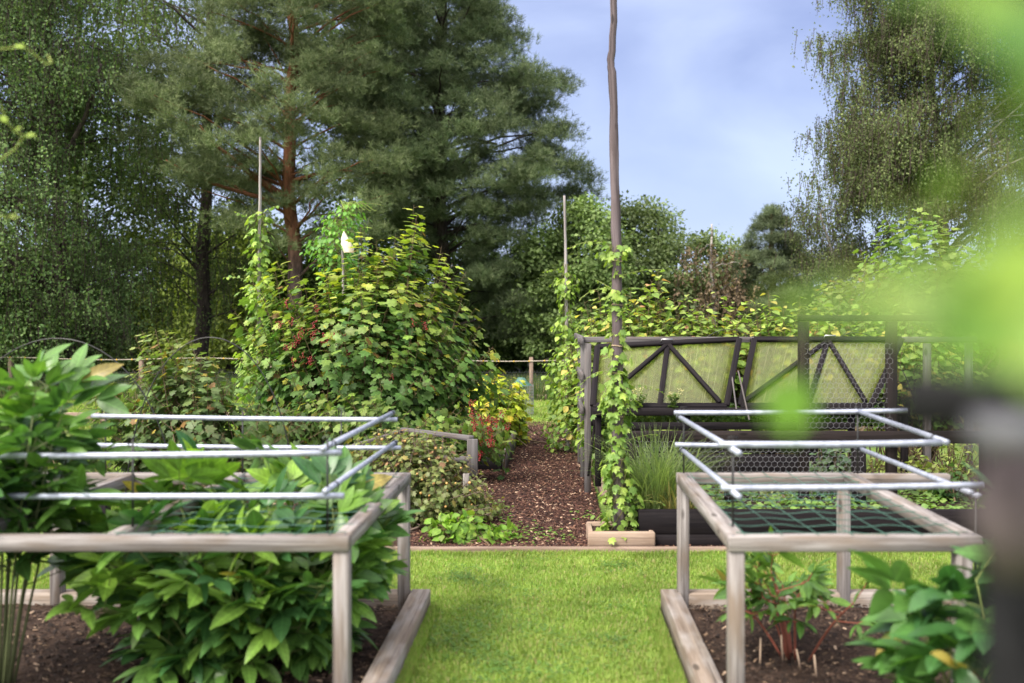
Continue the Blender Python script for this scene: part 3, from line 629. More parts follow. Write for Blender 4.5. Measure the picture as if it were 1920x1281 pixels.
# ------------------------------------------------------------------ climbing pole in its planter (in focus, by the path)
YP=6.72
t=thing('planter_box','small pale timber planter box at the foot of the tall climbing pole','planter',(.425,6.72,0))
xl,xr=W(1102,0,6.56)[0],W(1228,0,6.56)[0]; hz=.135
mb=MB(); beam(mb,(xl,6.56,hz/2),(xr,6.56,hz/2),.034,hz,ch=.012); part('front_board',mb,M['planter_wood'],t)
mb=MB(); beam(mb,(xl,6.88,hz/2),(xr,6.88,hz/2),.034,hz,ch=.012); part('back_board',mb,M['planter_wood'],t)
for x in (xl+.02,xr-.02):
    mb=MB(); beam(mb,(x,6.579,hz/2-.002),(x,6.861,hz/2-.002),.03,hz-.006); part('side_board',mb,M['planter_wood'],t)
mb=MB(); mb.add([(xl+.036,6.578,.11),(xr-.036,6.578,.11),(xr-.036,6.862,.11),(xl+.036,6.862,.11)],None,[[0,1,2,3]]); part('soil',mb,M['soil'],t)
M['pale_bark']=woodmat('bleached pole',(.16,.145,.14),(.42,.39,.38),(.22,.19,.18),scale=.8,bump=.5,blotch=.5)
def pole(name,label,pts,Y,r0,r1,seed,z0=0.0):
    P=np.array([W(px,py,Y) for px,py in pts]); P[0][2]=z0
    # densify
    d=[];g=rs(seed)
    for i in range(len(P)-1):
        k=max(2,int(np.linalg.norm(P[i+1]-P[i])/.09))
        for j in range(k): d.append(P[i]+(P[i+1]-P[i])*j/k+np.array([g.normal()*.0016,g.normal()*.0016,0]))
    d.append(P[-1]); d=np.array(d); rad=np.linspace(r0,r1,len(d))*(1+.05*np.sin(np.arange(len(d))*1.3+seed))
    t=thing(name,label,'pole',d[0]); mb=MB(); tube(mb,d,rad,12,jag=.12,seed=seed); part('shaft',mb,M['pole_bark' if r0>.04 else 'pale_bark'],t,True)
    return t,d,rad
t,pd,pr=pole('climbing_pole','tall crooked grey pole rising out of the top of the picture beside the path',
  [(1163,1000),(1158,860),(1158,700),(1157,520),(1155,400),(1152,320),(1150,200),(1148.5,145),(1145.5,126),(1145,113),(1147.5,96),(1150.5,40),(1151,-60),(1152,-140)],YP,.043,.021,5,.08)
for zz in (1.90,1.64,1.385,1.13,.85,.55):
    i=int(np.argmin(abs(pd[:,2]-zz))); c=pd[i]; rr_=pr[i]+.004
    an=np.linspace(0,2*np.pi,14); mb=MB(); tube(mb,np.stack([c[0]+rr_*np.cos(an),c[1]+rr_*np.sin(an),c[2]+.004*np.sin(an*2)],-1),.003,5,cap=False); part('twine_tie',mb,M['twine'],t)
_,pdL,prL=pole('climbing_pole','thin silvery pole with pointed tip above the left edge of the big currant bush',[(484,760),(486,560),(487,400),(488,330),(488,257)],10.9,.032,.012,6)
_,pdR,prR=pole('climbing_pole','thin pale pole standing at the far end of the raspberry trellis',[(1064,760),(1062,600),(1060,450),(1058,367)],11.6,.026,.014,7)
_,pdM,prM=pole('climbing_pole','leaning pole hidden in the currant bush with cream cloth tied near its top',[(655,760),(645,600),(643,500),(642,455)],10.9,.022,.012,8)
# cloth tied on the pole
g=rs(9); c=W(648,474,10.55); V=[];Q=[];prof=[(0,.05),(.04,.062),(.09,.058),(.14,.045),(.19,.024),(.225,.004)]
prof=[(a_*1.0,b_*(.85 if a_>.03 else 1.0)) for a_,b_ in prof]
for zz,rr_ in prof:
    for j in range(10):
        a=j/10*6.283; q=rr_*(1+.35*math.sin(3*a+zz*30)); V.append(c+[math.cos(a)*q-.22*zz+.03,math.sin(a)*q,zz])
for i in range(5):
    for j in range(10): Q.append([i*10+j,i*10+(j+1)%10,(i+1)*10+(j+1)%10,(i+1)*10+j])
mb=MB(); mb.add(V,None,Q); tag(mb.build('cloth_wrap',M['cloth'],smooth=True),'cream cloth wrapped to a point above the currant bush','cloth')

# ------------------------------------------------------------------ vine and bush generators
def vine(label, path, env, n, size, seed, c_lo, c_hi, sag=.5, tpl=PALM2, name='climbing_vine', rim=.6, tendr=0):
    """leaves wound round a path; env(t)->radius, t from 0 (foot) to 1 (top)"""
    g=rs(seed); path=np.asarray(path,float); m=len(path); base=path[0].copy(); base[2]=0
    root=thing(name,label,'climbing plant',base)
    tt=np.linspace(0,1,400); ev=np.array([max(env(x),.001) for x in tt]); cdf=np.cumsum(ev**1.0); cdf/=cdf[-1]
    t=np.interp(g.random(n),cdf,tt); r=np.interp(t,tt,ev)
    idx=t*(m-1); i0=np.clip(idx.astype(int),0,m-2); f=(idx-i0)[:,None]; ctr=path[i0]*(1-f)+path[i0+1]*f
    az=g.random(n)*6.283; rad=r*(rim+(1-rim)*g.random(n))*np.where(g.random(n)<.12,1.45,1); o=np.stack([np.cos(az),np.sin(az),0*az],-1)
    P=ctr+o*rad[:,None]; P[:,2]+=g.normal(size=n)*.02
    D=nrm(o*(.5+.4*g.random((n,1)))+np.stack([g.normal(size=n)*.35,g.normal(size=n)*.35,-sag-.5*g.random(n)],-1))
    Nn=nrm(o*.6+np.array([0,0,.8])+g.normal(size=(n,3))*.3)
    C=mixc(c_lo,c_hi,np.clip(g.random(n)**1.3+.25*(t-.4),0,1))*np.exp((g.random((n,1))-.5)*.45)
    mb=MB(); stamp(mb,tpl,P,D,Nn,size*(.55+.7*g.random(n)),C); part('leaves',mb,M['leaf'],root)
    mb=MB()
    for s_ in range(4):
        T=np.linspace(0,1,90); rr_=np.array([max(env(x),.01) for x in T])*.35+.012; ii=T*(m-1); i1=np.clip(ii.astype(int),0,m-2); ff=(ii-i1)[:,None]; cc=path[i1]*(1-ff)+path[i1+1]*ff
        a=T*22+s_*1.6; tube(mb,cc+np.stack([np.cos(a)*rr_,np.sin(a)*rr_,0*a],-1),.0035,5,C=(.14,.13,.05))
    k=g.random(n)<.5; segs(mb,ctr[k]+o[k]*.02,P[k],.0016,.0013,3,(.18,.20,.06))
    LP=[];LD=[];LN=[];LS=[]
    for q in range(max(6,n//45)):
        i=g.integers(int(m*.05),m); p=path[i]; a=g.random()*6.28; Lh=(.12+.24*g.random()); T=np.linspace(0,1,9); dr=np.array([math.cos(a),math.sin(a),0]); e0=env(i/(m-1))*.5
        q_=p+dr*(e0+T*Lh)[:,None]+np.array([0,0,1])*(.10*T-.22*T*T*g.random())[:,None]; tube(mb,q_,.002,4,C=(.22,.26,.07))
        for j in range(1,9):
            LP.append(q_[j]);LD.append(dr*.5+g.normal(size=3)*.6+[0,0,-.4]);LN.append(dr*.4+g.normal(size=3)*.3+[0,0,.8]);LS.append(size*(.9-.06*j)*(.6+.5*g.random()))
    lo=MB(); stamp(lo,tpl,LP,np.array(LD),np.array(LN),np.array(LS),mixc(c_lo,c_hi,g.random(len(LP)))); part('side_shoot_leaves',lo,M['leaf'],root)
    for q in range(tendr):
        i=g.integers(int(m*.5),m); p=path[i]; a=g.random()*6.28; T=np.linspace(0,1,16); Lh=.12+.22*g.random()
        q_=np.stack([p[0]+np.cos(a)*T*Lh+.03*np.sin(T*9),p[1]+np.sin(a)*T*Lh,p[2]+.10*T-.16*T*T+.03*np.cos(T*11)],-1); tube(mb,q_,.0022,4,C=(.28,.38,.08))
    part('stems',mb,M['stem'],root); return root

def poly_dist(P,poly):
    poly=np.asarray(poly,float); x,y=P[:,0],P[:,1]; ins=np.zeros(len(P),bool); dm=np.full(len(P),1e9)
    for i in range(len(poly)):
        a=poly[i];b=poly[(i+1)%len(poly)]
        c=((a[1]>y)!=(b[1]>y)); den=(b[1]-a[1]) if abs(b[1]-a[1])>1e-9 else 1e-9
        ins^=c&(x<(b[0]-a[0])*(y-a[1])/den+a[0])
        ab=b-a; t=np.clip(((P-a)@ab)/max(ab@ab,1e-9),0,1); d=np.linalg.norm(P-a-t[:,None]*ab,axis=1); dm=np.minimum(dm,d)
    return ins,dm
def fill(poly,n,g,Y,thick,soft=90,edge=0,front=.0):
    """n points inside a rounded volume whose outline, at depth Y, is the given polygon"""
    poly=np.asarray(poly,float); lo,hi=poly.min(0),poly.max(0); out=[]
    while sum(len(o) for o in out)<n:
        c=lo+(hi-lo)*g.random((n*3,2)); ins,d=poly_dist(c,poly); k=ins&(d>edge); out.append(np.column_stack([c[k],d[k]]))
    c=np.concatenate(out)[:n]; tk=thick*np.sqrt(np.clip(c[:,2]/soft,0.02,1)); yy=Y+tk*(g.random(n)*2-1)
    # positions keep the silhouette of depth Y (metric offsets), depth only shifts them back and forth
    X=(c[:,0]-1040)/FPX*Y; Z=H-(c[:,1]-608)/FPX*Y
    return np.stack([X,yy,Z],-1)

def bush(name,label,cat,poly,Y,thick,base,n,leaf,size,seed,c_lo,c_hi,tpl=PALM,L=.5,per=14,top=None,stem=(.12,.085,.05),group=None,zfloor=.05,tiltup=.55,mat='leaf',soft=90,z_hi=None,autumn=None,spread=.3,petiole=.035,berries=None,spires=None):
    """shoots from the base reach tips spread through the volume and carry leaves on their outer part"""
    g=rs(seed); tips=fill(poly,n,g,Y,thick,soft,edge=size*FPX/Y*.4); base=np.asarray(base,float)
    if spires:
        ex=np.array([W(px+g.normal()*9*k_,py+k_*16,Y+g.normal()*.12) for px,py in spires for k_ in range(5)]); tips=np.vstack([tips,ex]); n=len(tips)
    root=thing(name,label,cat,base,group)
    b0=base+np.stack([g.normal(size=n)*spread,g.normal(size=n)*spread*.8,np.zeros(n)],-1)
    ctrl=b0*.45+tips*.55; ctrl[:,2]=b0[:,2]+(tips[:,2]-b0[:,2])*.45; ctrl+=g.normal(size=(n,3))*.04
    mb=MB(); prev=b0; K=5
    for k in range(1,K+1):
        t=k/K; q=b0*(1-t)**2+2*ctrl*t*(1-t)+tips*t*t; ra=.007*(1-(k-1)/K)+.0018; rb=.007*(1-t)+.0018; segs(mb,prev,q,ra,rb,4,stem); prev=q
    part('stems',mb,M['stem'],root)
    # leaves
    total=n*per; si=np.repeat(np.arange(n),per); u=(np.tile(np.arange(per),n)+g.random(total)*.6)/per
    Ls=np.linalg.norm(tips-b0,axis=1); tl=1-np.clip(L/np.maximum(Ls,.01),.05,.95)[si]*(1-u)
    A=b0[si];Bc=ctrl[si];Cc=tips[si]; tq=tl[:,None]; Ps=A*(1-tq)**2+2*Bc*tq*(1-tq)+Cc*tq*tq; tan=nrm(2*(1-tq)*(Bc-A)+2*tq*(Cc-Bc))
    az=np.tile(np.arange(per),n)*2.4+g.random(total)*.9+g.random(n)[si]*6.28; ref=nrm(np.cross(tan,np.array([.2,.9,.1]))); rf2=np.cross(tan,ref)
    o=np.cos(az)[:,None]*ref+np.sin(az)[:,None]*rf2; o=nrm(o+tan*.35)
    pet=petiole*(.6+.8*g.random(total)); P=Ps+o*pet[:,None]
    D=nrm(o+np.stack([g.normal(size=total)*.25,g.normal(size=total)*.25,-.25-.35*g.random(total)],-1))
    out_=nrm((P-(base+np.array([0,0,(tips[:,2].mean()-base[2])*.5])))*np.array([1,1,.6]))
    Nn=nrm(np.array([0,0,tiltup])+out_*.85+g.normal(size=(total,3))*.38)
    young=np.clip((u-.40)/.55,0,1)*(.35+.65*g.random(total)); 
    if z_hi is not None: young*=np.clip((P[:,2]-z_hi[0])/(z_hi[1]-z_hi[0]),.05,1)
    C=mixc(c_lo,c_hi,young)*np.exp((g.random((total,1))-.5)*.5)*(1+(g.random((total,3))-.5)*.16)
    if autumn:
        for col,fr in autumn:
            k=g.random(total)<fr; C[k]=np.asarray(col)*np.exp((g.random((k.sum(),1))-.5)*.4)
    sz=size*(.55+.65*g.random(total))*(1-.35*np.clip((u-.85)/.15,0,1)); keep=P[:,2]>zfloor
    mb=MB(); stamp(mb,tpl,P[keep],D[keep],Nn[keep],sz[keep],C[keep]); part('leaves',mb,M[mat],root)
    mb=MB(); segs(mb,Ps[keep],P[keep],.0013,.001,3,(.22,.16,.07)); part('leaf_stalks',mb,M['stem'],root)
    if berries:
        for px,py,Yb,nn_,ln in berries:
            c=W(px,py,Yb); k=np.arange(nn_); f=k/nn_
            Pb=c+np.stack([g.normal(size=nn_)*.019*(1-f*.5),g.normal(size=nn_)*.019,-f*ln],-1)
            mb=MB(); stamp(mb,ICO,Pb,np.tile([0,0,1.],(nn_,1)),np.tile([0,1.,0],(nn_,1)),.0062*(.8+.4*g.random(nn_)),(1,1,1)); part('berry_cluster',mb,M['berry_red'],root,True)
    return root

# ------------------------------------------------------------------ climbing plants
GL=(.085,.17,.025); GH=(.30,.41,.075)
vine('heart leaved climber winding up the tall crooked pole in the planter box',pd[:int(len(pd)*.47)],
     lambda t: (.16-.30*t if t<.2 else (.085-.035*math.sin(t*25) if t<.62 else .035+.03*math.sin(t*40)*(t<.93)+(.06 if t>.96 else 0))),560,.054,31,(.125,.23,.045),GH)
kL=int(len(pdL)*.80)
vine('climber covering the pole left of the big currant bush in light green leaves',pdL[:kL],lambda t:(.26-.10*t if t<.5 else (.13+.04*math.sin(t*30) if t<.8 else .10)),820,.075,32,(.115,.22,.045),GH)
vine('bright green climber with curling tendrils tangled over the top of the hidden pole',np.array([W(640,560,11.1),W(632,500,11.1),W(625,460,11.1),W(640,420,11.1),W(650,385,11.1)]),
     lambda t:.10+.18*math.sin(min(1,t*1.15)*2.8)+.04*math.sin(t*17),620,.062,33,(.08,.21,.035),(.19,.37,.06),tpl=OV,tendr=26)
vine('light green climber clothing the pole at the far end of the raspberry trellis',pdR[:int(len(pdR)*.78)],lambda t:(.26-.1*t if t<.5 else (.12+.03*math.sin(t*30)-.08*(t-.5) if t<.95 else .04)),780,.068,34,(.125,.23,.045),GH,tpl=OVW)

# ------------------------------------------------------------------ currants, gooseberry, raspberries
red=[]
g=rs(40)
for px,py,nc in ((900,785,11),(928,800,7),(905,815,5),(615,635,5),(560,650,5),(575,625,3),(640,640,3),(548,625,3),(505,560,1),(770,590,2),(595,605,2),(560,605,2),(730,690,2)):
    for _ in range(nc): red.append((px+g.normal()*15,py+g.normal()*15,8.95+.2*g.random() if px>850 else 9.65,int(g.integers(12,26)),.05+.04*g.random()))
bush('currant_bush','tall wide currant bush with yellow green shoots and hanging red berry clusters','bush',
 [(462,600),(480,560),(520,535),(560,560),(600,545),(640,520),(680,490),(740,490),(775,460),(800,500),(830,530),(850,570),(870,610),(900,660),(915,690),(905,740),(930,800),(900,840),(820,820),(760,815),(600,830),(480,820),(440,720),(450,640)],
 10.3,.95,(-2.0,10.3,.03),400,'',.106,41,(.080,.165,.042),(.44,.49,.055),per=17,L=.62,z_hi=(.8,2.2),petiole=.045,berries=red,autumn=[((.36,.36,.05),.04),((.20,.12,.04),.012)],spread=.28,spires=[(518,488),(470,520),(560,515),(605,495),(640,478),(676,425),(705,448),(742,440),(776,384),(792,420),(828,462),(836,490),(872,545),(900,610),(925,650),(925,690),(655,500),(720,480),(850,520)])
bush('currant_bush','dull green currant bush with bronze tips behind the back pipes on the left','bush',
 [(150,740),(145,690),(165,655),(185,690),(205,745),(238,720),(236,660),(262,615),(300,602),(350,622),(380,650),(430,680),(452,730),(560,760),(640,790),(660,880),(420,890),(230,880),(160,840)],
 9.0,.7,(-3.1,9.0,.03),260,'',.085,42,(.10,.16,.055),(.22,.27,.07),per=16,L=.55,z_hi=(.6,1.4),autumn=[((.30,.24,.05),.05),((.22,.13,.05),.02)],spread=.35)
bush('currant_bush','low dark green currant foliage between the pipes and the tall currant bush','bush',
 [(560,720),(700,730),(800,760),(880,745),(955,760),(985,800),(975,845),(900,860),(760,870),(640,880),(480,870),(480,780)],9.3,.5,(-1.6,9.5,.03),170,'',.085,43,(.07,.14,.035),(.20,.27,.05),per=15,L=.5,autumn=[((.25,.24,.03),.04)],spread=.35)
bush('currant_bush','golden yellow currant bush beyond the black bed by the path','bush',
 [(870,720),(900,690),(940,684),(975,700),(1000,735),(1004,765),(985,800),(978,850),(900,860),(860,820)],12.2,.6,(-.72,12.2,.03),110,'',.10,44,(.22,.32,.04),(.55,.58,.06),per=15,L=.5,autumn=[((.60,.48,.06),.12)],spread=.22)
bush('currant_bush','dark green currant bush at the far left behind the tall peony','bush',
 [(-160,800),(-60,770),(60,765),(150,775),(190,800),(230,860),(230,930),(-160,930)],8.4,.5,(-4.4,8.2,.03),120,'',.08,49,(.07,.14,.04),(.20,.27,.06),per=15,L=.5,autumn=[((.25,.24,.03),.03)],spread=.35)
def gooseberry():
    g=rs(45); root=bush('gooseberry_bush','tangled gooseberry bush with amber berries spilling over its low grey rails','bush',
     [(640,830),(700,800),(760,790),(830,800),(868,830),(900,880),(935,920),(970,980),(965,1030),(860,1036),(800,1000),(740,990),(690,930),(640,900)],
     7.4,.5,(-.95,7.4,.03),470,'',.044,45,(.095,.135,.04),(.22,.25,.08),per=26,L=.45,autumn=[((.26,.15,.08),.04),((.32,.27,.09),.06)],stem=(.16,.12,.10),spread=.14,petiole=.02)
    P=fill([(700,810),(830,815),(880,880),(930,1000),(860,1025),(760,960),(690,900)],85,g,7.3,.28,60)
    for k in range(85):
        mb=MB(); stamp(mb,ICO,P[k:k+1],[[0,0,1.]],[[0,1.,0]],.0095*(.8+.5*g.random()),(1,1,1)); part('gooseberry',mb,M['berry_gold'],root,True)
gooseberry()
bush('ground_plant','low bright green leafy plant at the lawn edge under the gooseberry bush','plant',
 [(790,990),(830,955),(880,960),(940,975),(990,1010),(1000,1030),(930,1035),(800,1036)],6.85,.22,(-.58,6.85,.01),72,'',.075,46,(.12,.23,.03),(.24,.38,.05),per=8,L=.12,spread=.12,tpl=OVW,zfloor=.01)
# small weeds on the mulch path
mb=MB(); g=rs(47); ctrs=np.array([W(x,y,Yv) for x,y,Yv in ((960,1005,7.1),(945,985,7.4),(1000,1000,7.1),(985,1020,6.8),(930,1010,7),(1105,975,7.6),(930,960,8),(1050,1015,6.9))]); 
ci=g.integers(0,len(ctrs),220); P=ctrs[ci]+g.normal(size=(220,3))*[.07,.12,0]; P[:,2]=.03+.02*g.random(220); az=g.random(220)*6.28
stamp(mb,OVW,P,np.stack([np.cos(az),np.sin(az),.25+0*az],-1),np.tile([0,0,1.],(220,1)),.028*(.6+.8*g.random(220)),jit((.13,.24,.035),220,g)); tag(mb.build('weeds',M['leaf']),'tiny green weeds sprouting through the mulch path','weeds',kind='stuff')
RA=[((.46,.40,.10),.11),((.44,.22,.11),.035)]
g=rs(48)
hedge=[([(1075,630),(1090,590),(1130,575),(1175,580),(1215,565),(1250,585),(1258,720),(1080,740)],1.0,'leafy raspberry clump at the pole end of the hedge'),
 ([(1225,590),(1250,585),(1300,580),(1345,582),(1420,590),(1428,720),(1225,720)],1.9,'raspberry clump with reddish yellow leaves behind the left cold frame lid'),
 ([(1395,590),(1430,580),(1480,585),(1530,575),(1580,580),(1600,720),(1395,720)],2.6,'raspberry clump behind the right cold frame lid'),
 ([(1570,570),(1640,555),(1700,560),(1800,565),(1850,600),(1850,740),(1580,740)],3.4,'raspberry clump behind the tall gate frame')]
SP=[[(1095,565),(1120,540),(1150,560),(1182,545),(1212,535),(1235,515)],[(1232,508),(1262,555),(1290,548),(1322,570),(1348,545),(1378,565),(1405,560)],[(1412,560),(1440,545),(1470,565),(1500,555),(1545,550),(1575,560)],None]
for i,(pl,x,lb) in enumerate(hedge):
    X=(np.mean([p[0] for p in pl])-1040)/FPX*9.9+(.15 if i==0 else 0)
    bush('raspberry_bush',lb,'bush',pl,9.9,.55,(X,9.9,.03),130,'',.092,50+i,(.14,.23,.05),(.32,.42,.085),tpl=OVW,per=15,L=.55,autumn=RA if i<3 else RA[:1],spread=.18,group='raspberry clumps along the grey trellis',soft=50,spires=SP[i])
bush('raspberry_bush','light green raspberry canes leaning over the path end of the trellis','bush',
 [(1045,700),(1050,640),(1075,600),(1110,620),(1118,700),(1110,800),(1085,830),(1050,790),(1040,740)],11.0,.5,(.50,11.0,.03),90,'',.085,56,(.15,.26,.05),(.33,.44,.085),tpl=OVW,per=15,L=.55,autumn=RA[:1],spread=.05,group='raspberry clumps along the grey trellis',soft=30)
# row beside the path, nearer
bush('raspberry_bush','knee high raspberry shoots inside the grey trellis posts beside the path','bush',
 [(1080,720),(1110,700),(1125,760),(1125,850),(1095,850),(1075,800)],9.4,.35,(.55,9.4,.03),40,'',.08,57,(.15,.26,.05),(.33,.44,.085),tpl=OVW,per=13,L=.45,spread=.04,group='raspberry clumps along the grey trellis',soft=20)

# ------------------------------------------------------------------ vegetables and grasses in the black bed
def tussock(label,px,Y,n,hgt,seed,z0=.19,c1=(.10,.17,.06),c2=(.26,.33,.12),r=.10,fan=.45):
    g=rs(seed); c=W(px,0,Y); c[2]=z0; root=thing('ornamental_grass',label,'grass clump',c)
    az=g.random(n)*6.283; ln=hgt*(.6+.5*g.random(n)); el=fan*(g.random(n)**.7); b=c+np.stack([g.normal(size=n)*r*.5,g.normal(size=n)*r*.5,0*az],-1)
    mb=MB(); d=np.stack([np.cos(az),np.sin(az),0*az],-1); s_=np.stack([-np.sin(az),np.cos(az),0*az],-1); K=6; V=[]
    for k in range(K+1):
        t=k/K; p=b+d*(np.sin(el)*t+fan*.9*el*t**2.6)[:,None]*ln[:,None]+np.array([0,0,1])*(ln*(t-.30*el*t**3*1.6))[:,None]; w=.0030*(1-t)**.5+.0004; V+=[p-s_*w,p+s_*w]
    V=np.stack(V,1); q=np.array([[2*k,2*k+1,2*k+3,2*k+2] for k in range(K)]); Q=(q[None]+(np.arange(n)*(2*K+2))[:,None,None]).reshape(-1,4)
    C=mixc(c1,c2,g.random(n))*np.exp((g.random((n,1))-.5)*.5); mb.add(V.reshape(-1,3),None,Q,np.repeat(C,2*K+2,axis=0)); part('blades',mb,M['grass'],root); return root
tussock('fine arching grass clump in the black bed beside the climbing pole',1232,6.95,620,.62,61,fan=.75,r=.16)
tussock('low yellowish grass tuft at the foot of the arching clump',1268,6.85,160,.30,62,c1=(.24,.22,.07),c2=(.40,.34,.13),fan=1.0)
def veg(label,px,py,Y,r,n,size,seed,c1,c2,tpl,z0=.2,name='vegetable_plant',group='vegetables in the black bed'):
    P=[(px-r,py+r*.9),(px-r*.9,py),(px-r*.4,py-r*.8),(px,py-r),(px+r*.5,py-r*.75),(px+r,py+.1*r),(px+r,py+r*.9)]
    b=W(px,py+r,Y); b[2]=z0
    return bush(name,label,'vegetable plant',P,Y,r/FPX*Y,b,n,'',size,seed,c1,c2,tpl=tpl,per=9,L=.2,spread=.05,group=group,zfloor=z0,soft=r*.5,petiole=.02)
veg('bluish green pea plant climbing the chicken wire',1560,855,7.6,58,34,.06,71,(.09,.15,.08),(.18,.26,.12),OVW)
VL=['yellow green salad plant left of the dark middle post of the wire fence','yellow green narrow leaved plant just right of the dark middle post','largest yellow green leafy plant in the middle of the vegetable bed',
 'narrow leaved yellow green plant at the back right of the vegetable bed','low leafy plant near the plank behind the right netted frame','tall yellow green plant at the back of the vegetable bed','small salad plant in front of the cold frame planks, right of centre','small salad plant nearest the arching grass clump']
for i,(px,py,Y,r) in enumerate(((1545,905,7.9,30),(1660,880,7.9,50),(1735,885,7.8,55),(1790,850,8.1,55),(1640,935,7.5,34),(1700,860,8.3,45),(1445,935,7.5,22),(1360,935,7.5,20))):
    veg(VL[i],px,py,Y,r,46,.055,72+i,(.15,.21,.045),(.34,.38,.10),LANCE if i%2 else OV)
veg('dark green leafy plant at the right end of the vegetable bed',1790,905,7.4,50,40,.06,85,(.04,.10,.03),(.12,.2,.05),OVW)
mb=MB(); g=rs(86); n=2600; Xv=.65+2.9*g.random(n); Yv=6.7+1.25*g.random(n); Zv=.2+.02*g.random(n); az=g.random(n)*6.28
stamp(mb,OVW,np.stack([Xv,Yv,Zv],-1),np.stack([np.cos(az),np.sin(az),.5+0*az],-1),np.stack([g.normal(size=n)*.4,g.normal(size=n)*.4,1+0*az],-1),.04*(.5+g.random(n)),jit((.13,.22,.05),n,g,.4)); tag(mb.build('seedlings',M['leaf']),'low seedlings and weeds covering the soil of the black bed','seedlings',kind='stuff')
mb=MB(); n=5200; Xv=cfx(1125)+(cfx(1695)-cfx(1125))*g.random(n); Yv=8.1+.7*g.random(n); Zv=.66+.14*g.random(n)**1.5; az=g.random(n)*6.28
stamp(mb,OV,np.stack([Xv,Yv,Zv],-1),np.stack([np.cos(az),np.sin(az),.7+0*az],-1),np.stack([g.normal(size=n)*.5,g.normal(size=n)*.5,1+0*az],-1),.035*(.5+g.random(n)),jit((.11,.20,.04),n,g,.4)); tag(mb.build('seedlings',M['leaf']),'dense low greenery filling the cold frame below its lids','seedlings',kind='stuff')
def flower_plant(label,px,py,Y,h,seed):
    g=rs(seed); b=W(px,py,Y); root=thing('flowering_herb',label,'herb',b); tips=b+np.stack([g.normal(size=9)*.05,g.normal(size=9)*.03,h*(.6+.5*g.random(9))],-1)
    mb=MB(); segs(mb,np.tile(b,(9,1)),tips,.002,.0015,4,(.12,.18,.05)); part('stems',mb,M['stem'],root)
    n=120; i=g.integers(0,9,n); t=g.random((n,1)); P=b*(1-t)+tips[i]*t; az=g.random(n)*6.28; mb=MB(); stamp(mb,OV,P,np.stack([np.cos(az),np.sin(az),.4+0*az],-1),np.tile([0,0,1.],(n,1)),.035*(.5+g.random(n)),jit((.12,.20,.05),n,g)); part('leaves',mb,M['leaf'],root)
    mb=MB(); n=70; i=g.integers(0,4,n); P=tips[i]+g.normal(size=(n,3))*.014; az=g.random(n)*6.28; stamp(mb,OVW,P,np.stack([np.cos(az),np.sin(az),.4+0*az],-1),np.tile([0,0,1.],(n,1)),.014,(.75,.66,.36)); part('flowers',mb,M['leaf'],root)
flower_plant('cream flowered herb in front of the left lid, nearer the pole',1196,768,8.0,.15,88)
flower_plant('cream flowered herb in front of the left lid, under its middle bar',1262,768,8.0,.15,89)
# ------------------------------------------------------------------ gooseberry rails, small black bed
t=thing('low_rail_fence','low weathered rail fence holding back the gooseberry bush','fence',W(880,985,7.4))
top=W(886,826,8.0); mb=MB(); beam(mb,(top[0],8.0,.28),(top[0],8.0,top[2]+.01),.085,.04,up=(0,1,0)); part('post',mb,M['grey_wood'],t)
q=W(874,888,7.35); mb=MB(); beam(mb,(q[0],7.35,.16),(q[0],7.35,q[2]),.045,.045,up=(0,1,0)); part('post',mb,M['frame_wood'],t)
mb=MB(); beam(mb,W(755,806,9.0),W(884,822,8.05),.05,.04); part('rail',mb,M['grey_wood'],t)
mb=MB(); beam(mb,W(725,856,7.9),W(880,862,7.9),.04,.045); part('rail',mb,M['grey_wood'],t)
mb=MB(); beam(mb,W(655,840,8.3),W(760,808,9.0),.04,.04); part('rail',mb,M['grey_wood'],t)
t=thing('small_black_bed','short black stained bed corner beside the mulch path under the red currants','garden bed',W(920,885,10.1))
for y0,y1 in ((845,852),(856,884)):
    a=W(893,(y0+y1)/2,10.1); b=W(941,(y0+y1)/2,10.1); mb=MB(); beam(mb,(-3.0,10.1,a[2]),(b[0],10.1,a[2]),.03,(y1-y0)/FPX*10.1); part('plank',mb,M['black_wood'],t)
b=W(941,0,10.1); mb=MB(); beam(mb,(b[0]+.02,10.08,.11),(b[0]+.06,12.6,.11),.035,.22); part('side_plank',mb,M['grey_wood'],t)
mb=MB(); beam(mb,(b[0]-.02,10.07,0),(b[0]-.02,10.07,.23),.04,.03,up=(0,1,0)); part('corner_post',mb,M['black_wood'],t)
t=thing('marker_post','short dark square post standing behind the left peony frame','post',W(193,1000,6.9))
q=W(193,940,6.9); mb=MB(); beam(mb,(q[0],6.9,0),(q[0],6.9,q[2]),.08,.08,up=(0,1,0)); part('post',mb,M['black_wood'],t)
t=thing('board_edging','grey board lying along the far side of the left currant bush','edging',W(200,760,14.5))
mb=MB(); beam(mb,(-11,15.0,.09),(-3.2,15.0,.09),.04,.16); part('board',mb,M['path_wood'],t)

# ------------------------------------------------------------------ far fence
YF_=19.6
t=thing('wire_fence','low far fence of wooden posts, rope with yellow insulators and wire netting','fence',(-1,YF_,0))
for px in (20,265,510,760,996,1235,1480):
    x=W(px,0,YF_)[0]; mb=MB(); beam(mb,(x,YF_,0),(x,YF_,.85),.075,.075,up=(0,1,0)); part('post',mb,M['path_wood'],t)
xs=np.linspace(-13,6,90); zz=W(0,676,YF_)[2]+.02*np.sin(xs*1.6)-.004*xs
mb=MB(); tube(mb,np.stack([xs,0*xs+YF_-.05,zz],-1),.008,5); part('rope',mb,M['rope'],t)
for x in np.arange(-12.8,6,.30):
    mb=MB(); z=np.interp(x,xs,zz); stamp(mb,ICO,[[x,YF_-.05,z]],[[0,0,1.]],[[0,1.,0]],.018,(1,1,1)); part('insulator',mb,M['yellow'],t)
mb=MB(); hexnet(mb,(-13,YF_-.045,.12),(1,0,0),(0,0,1),19,.48,.034,.0018); part('netting',mb,M['dark_wire'],t)
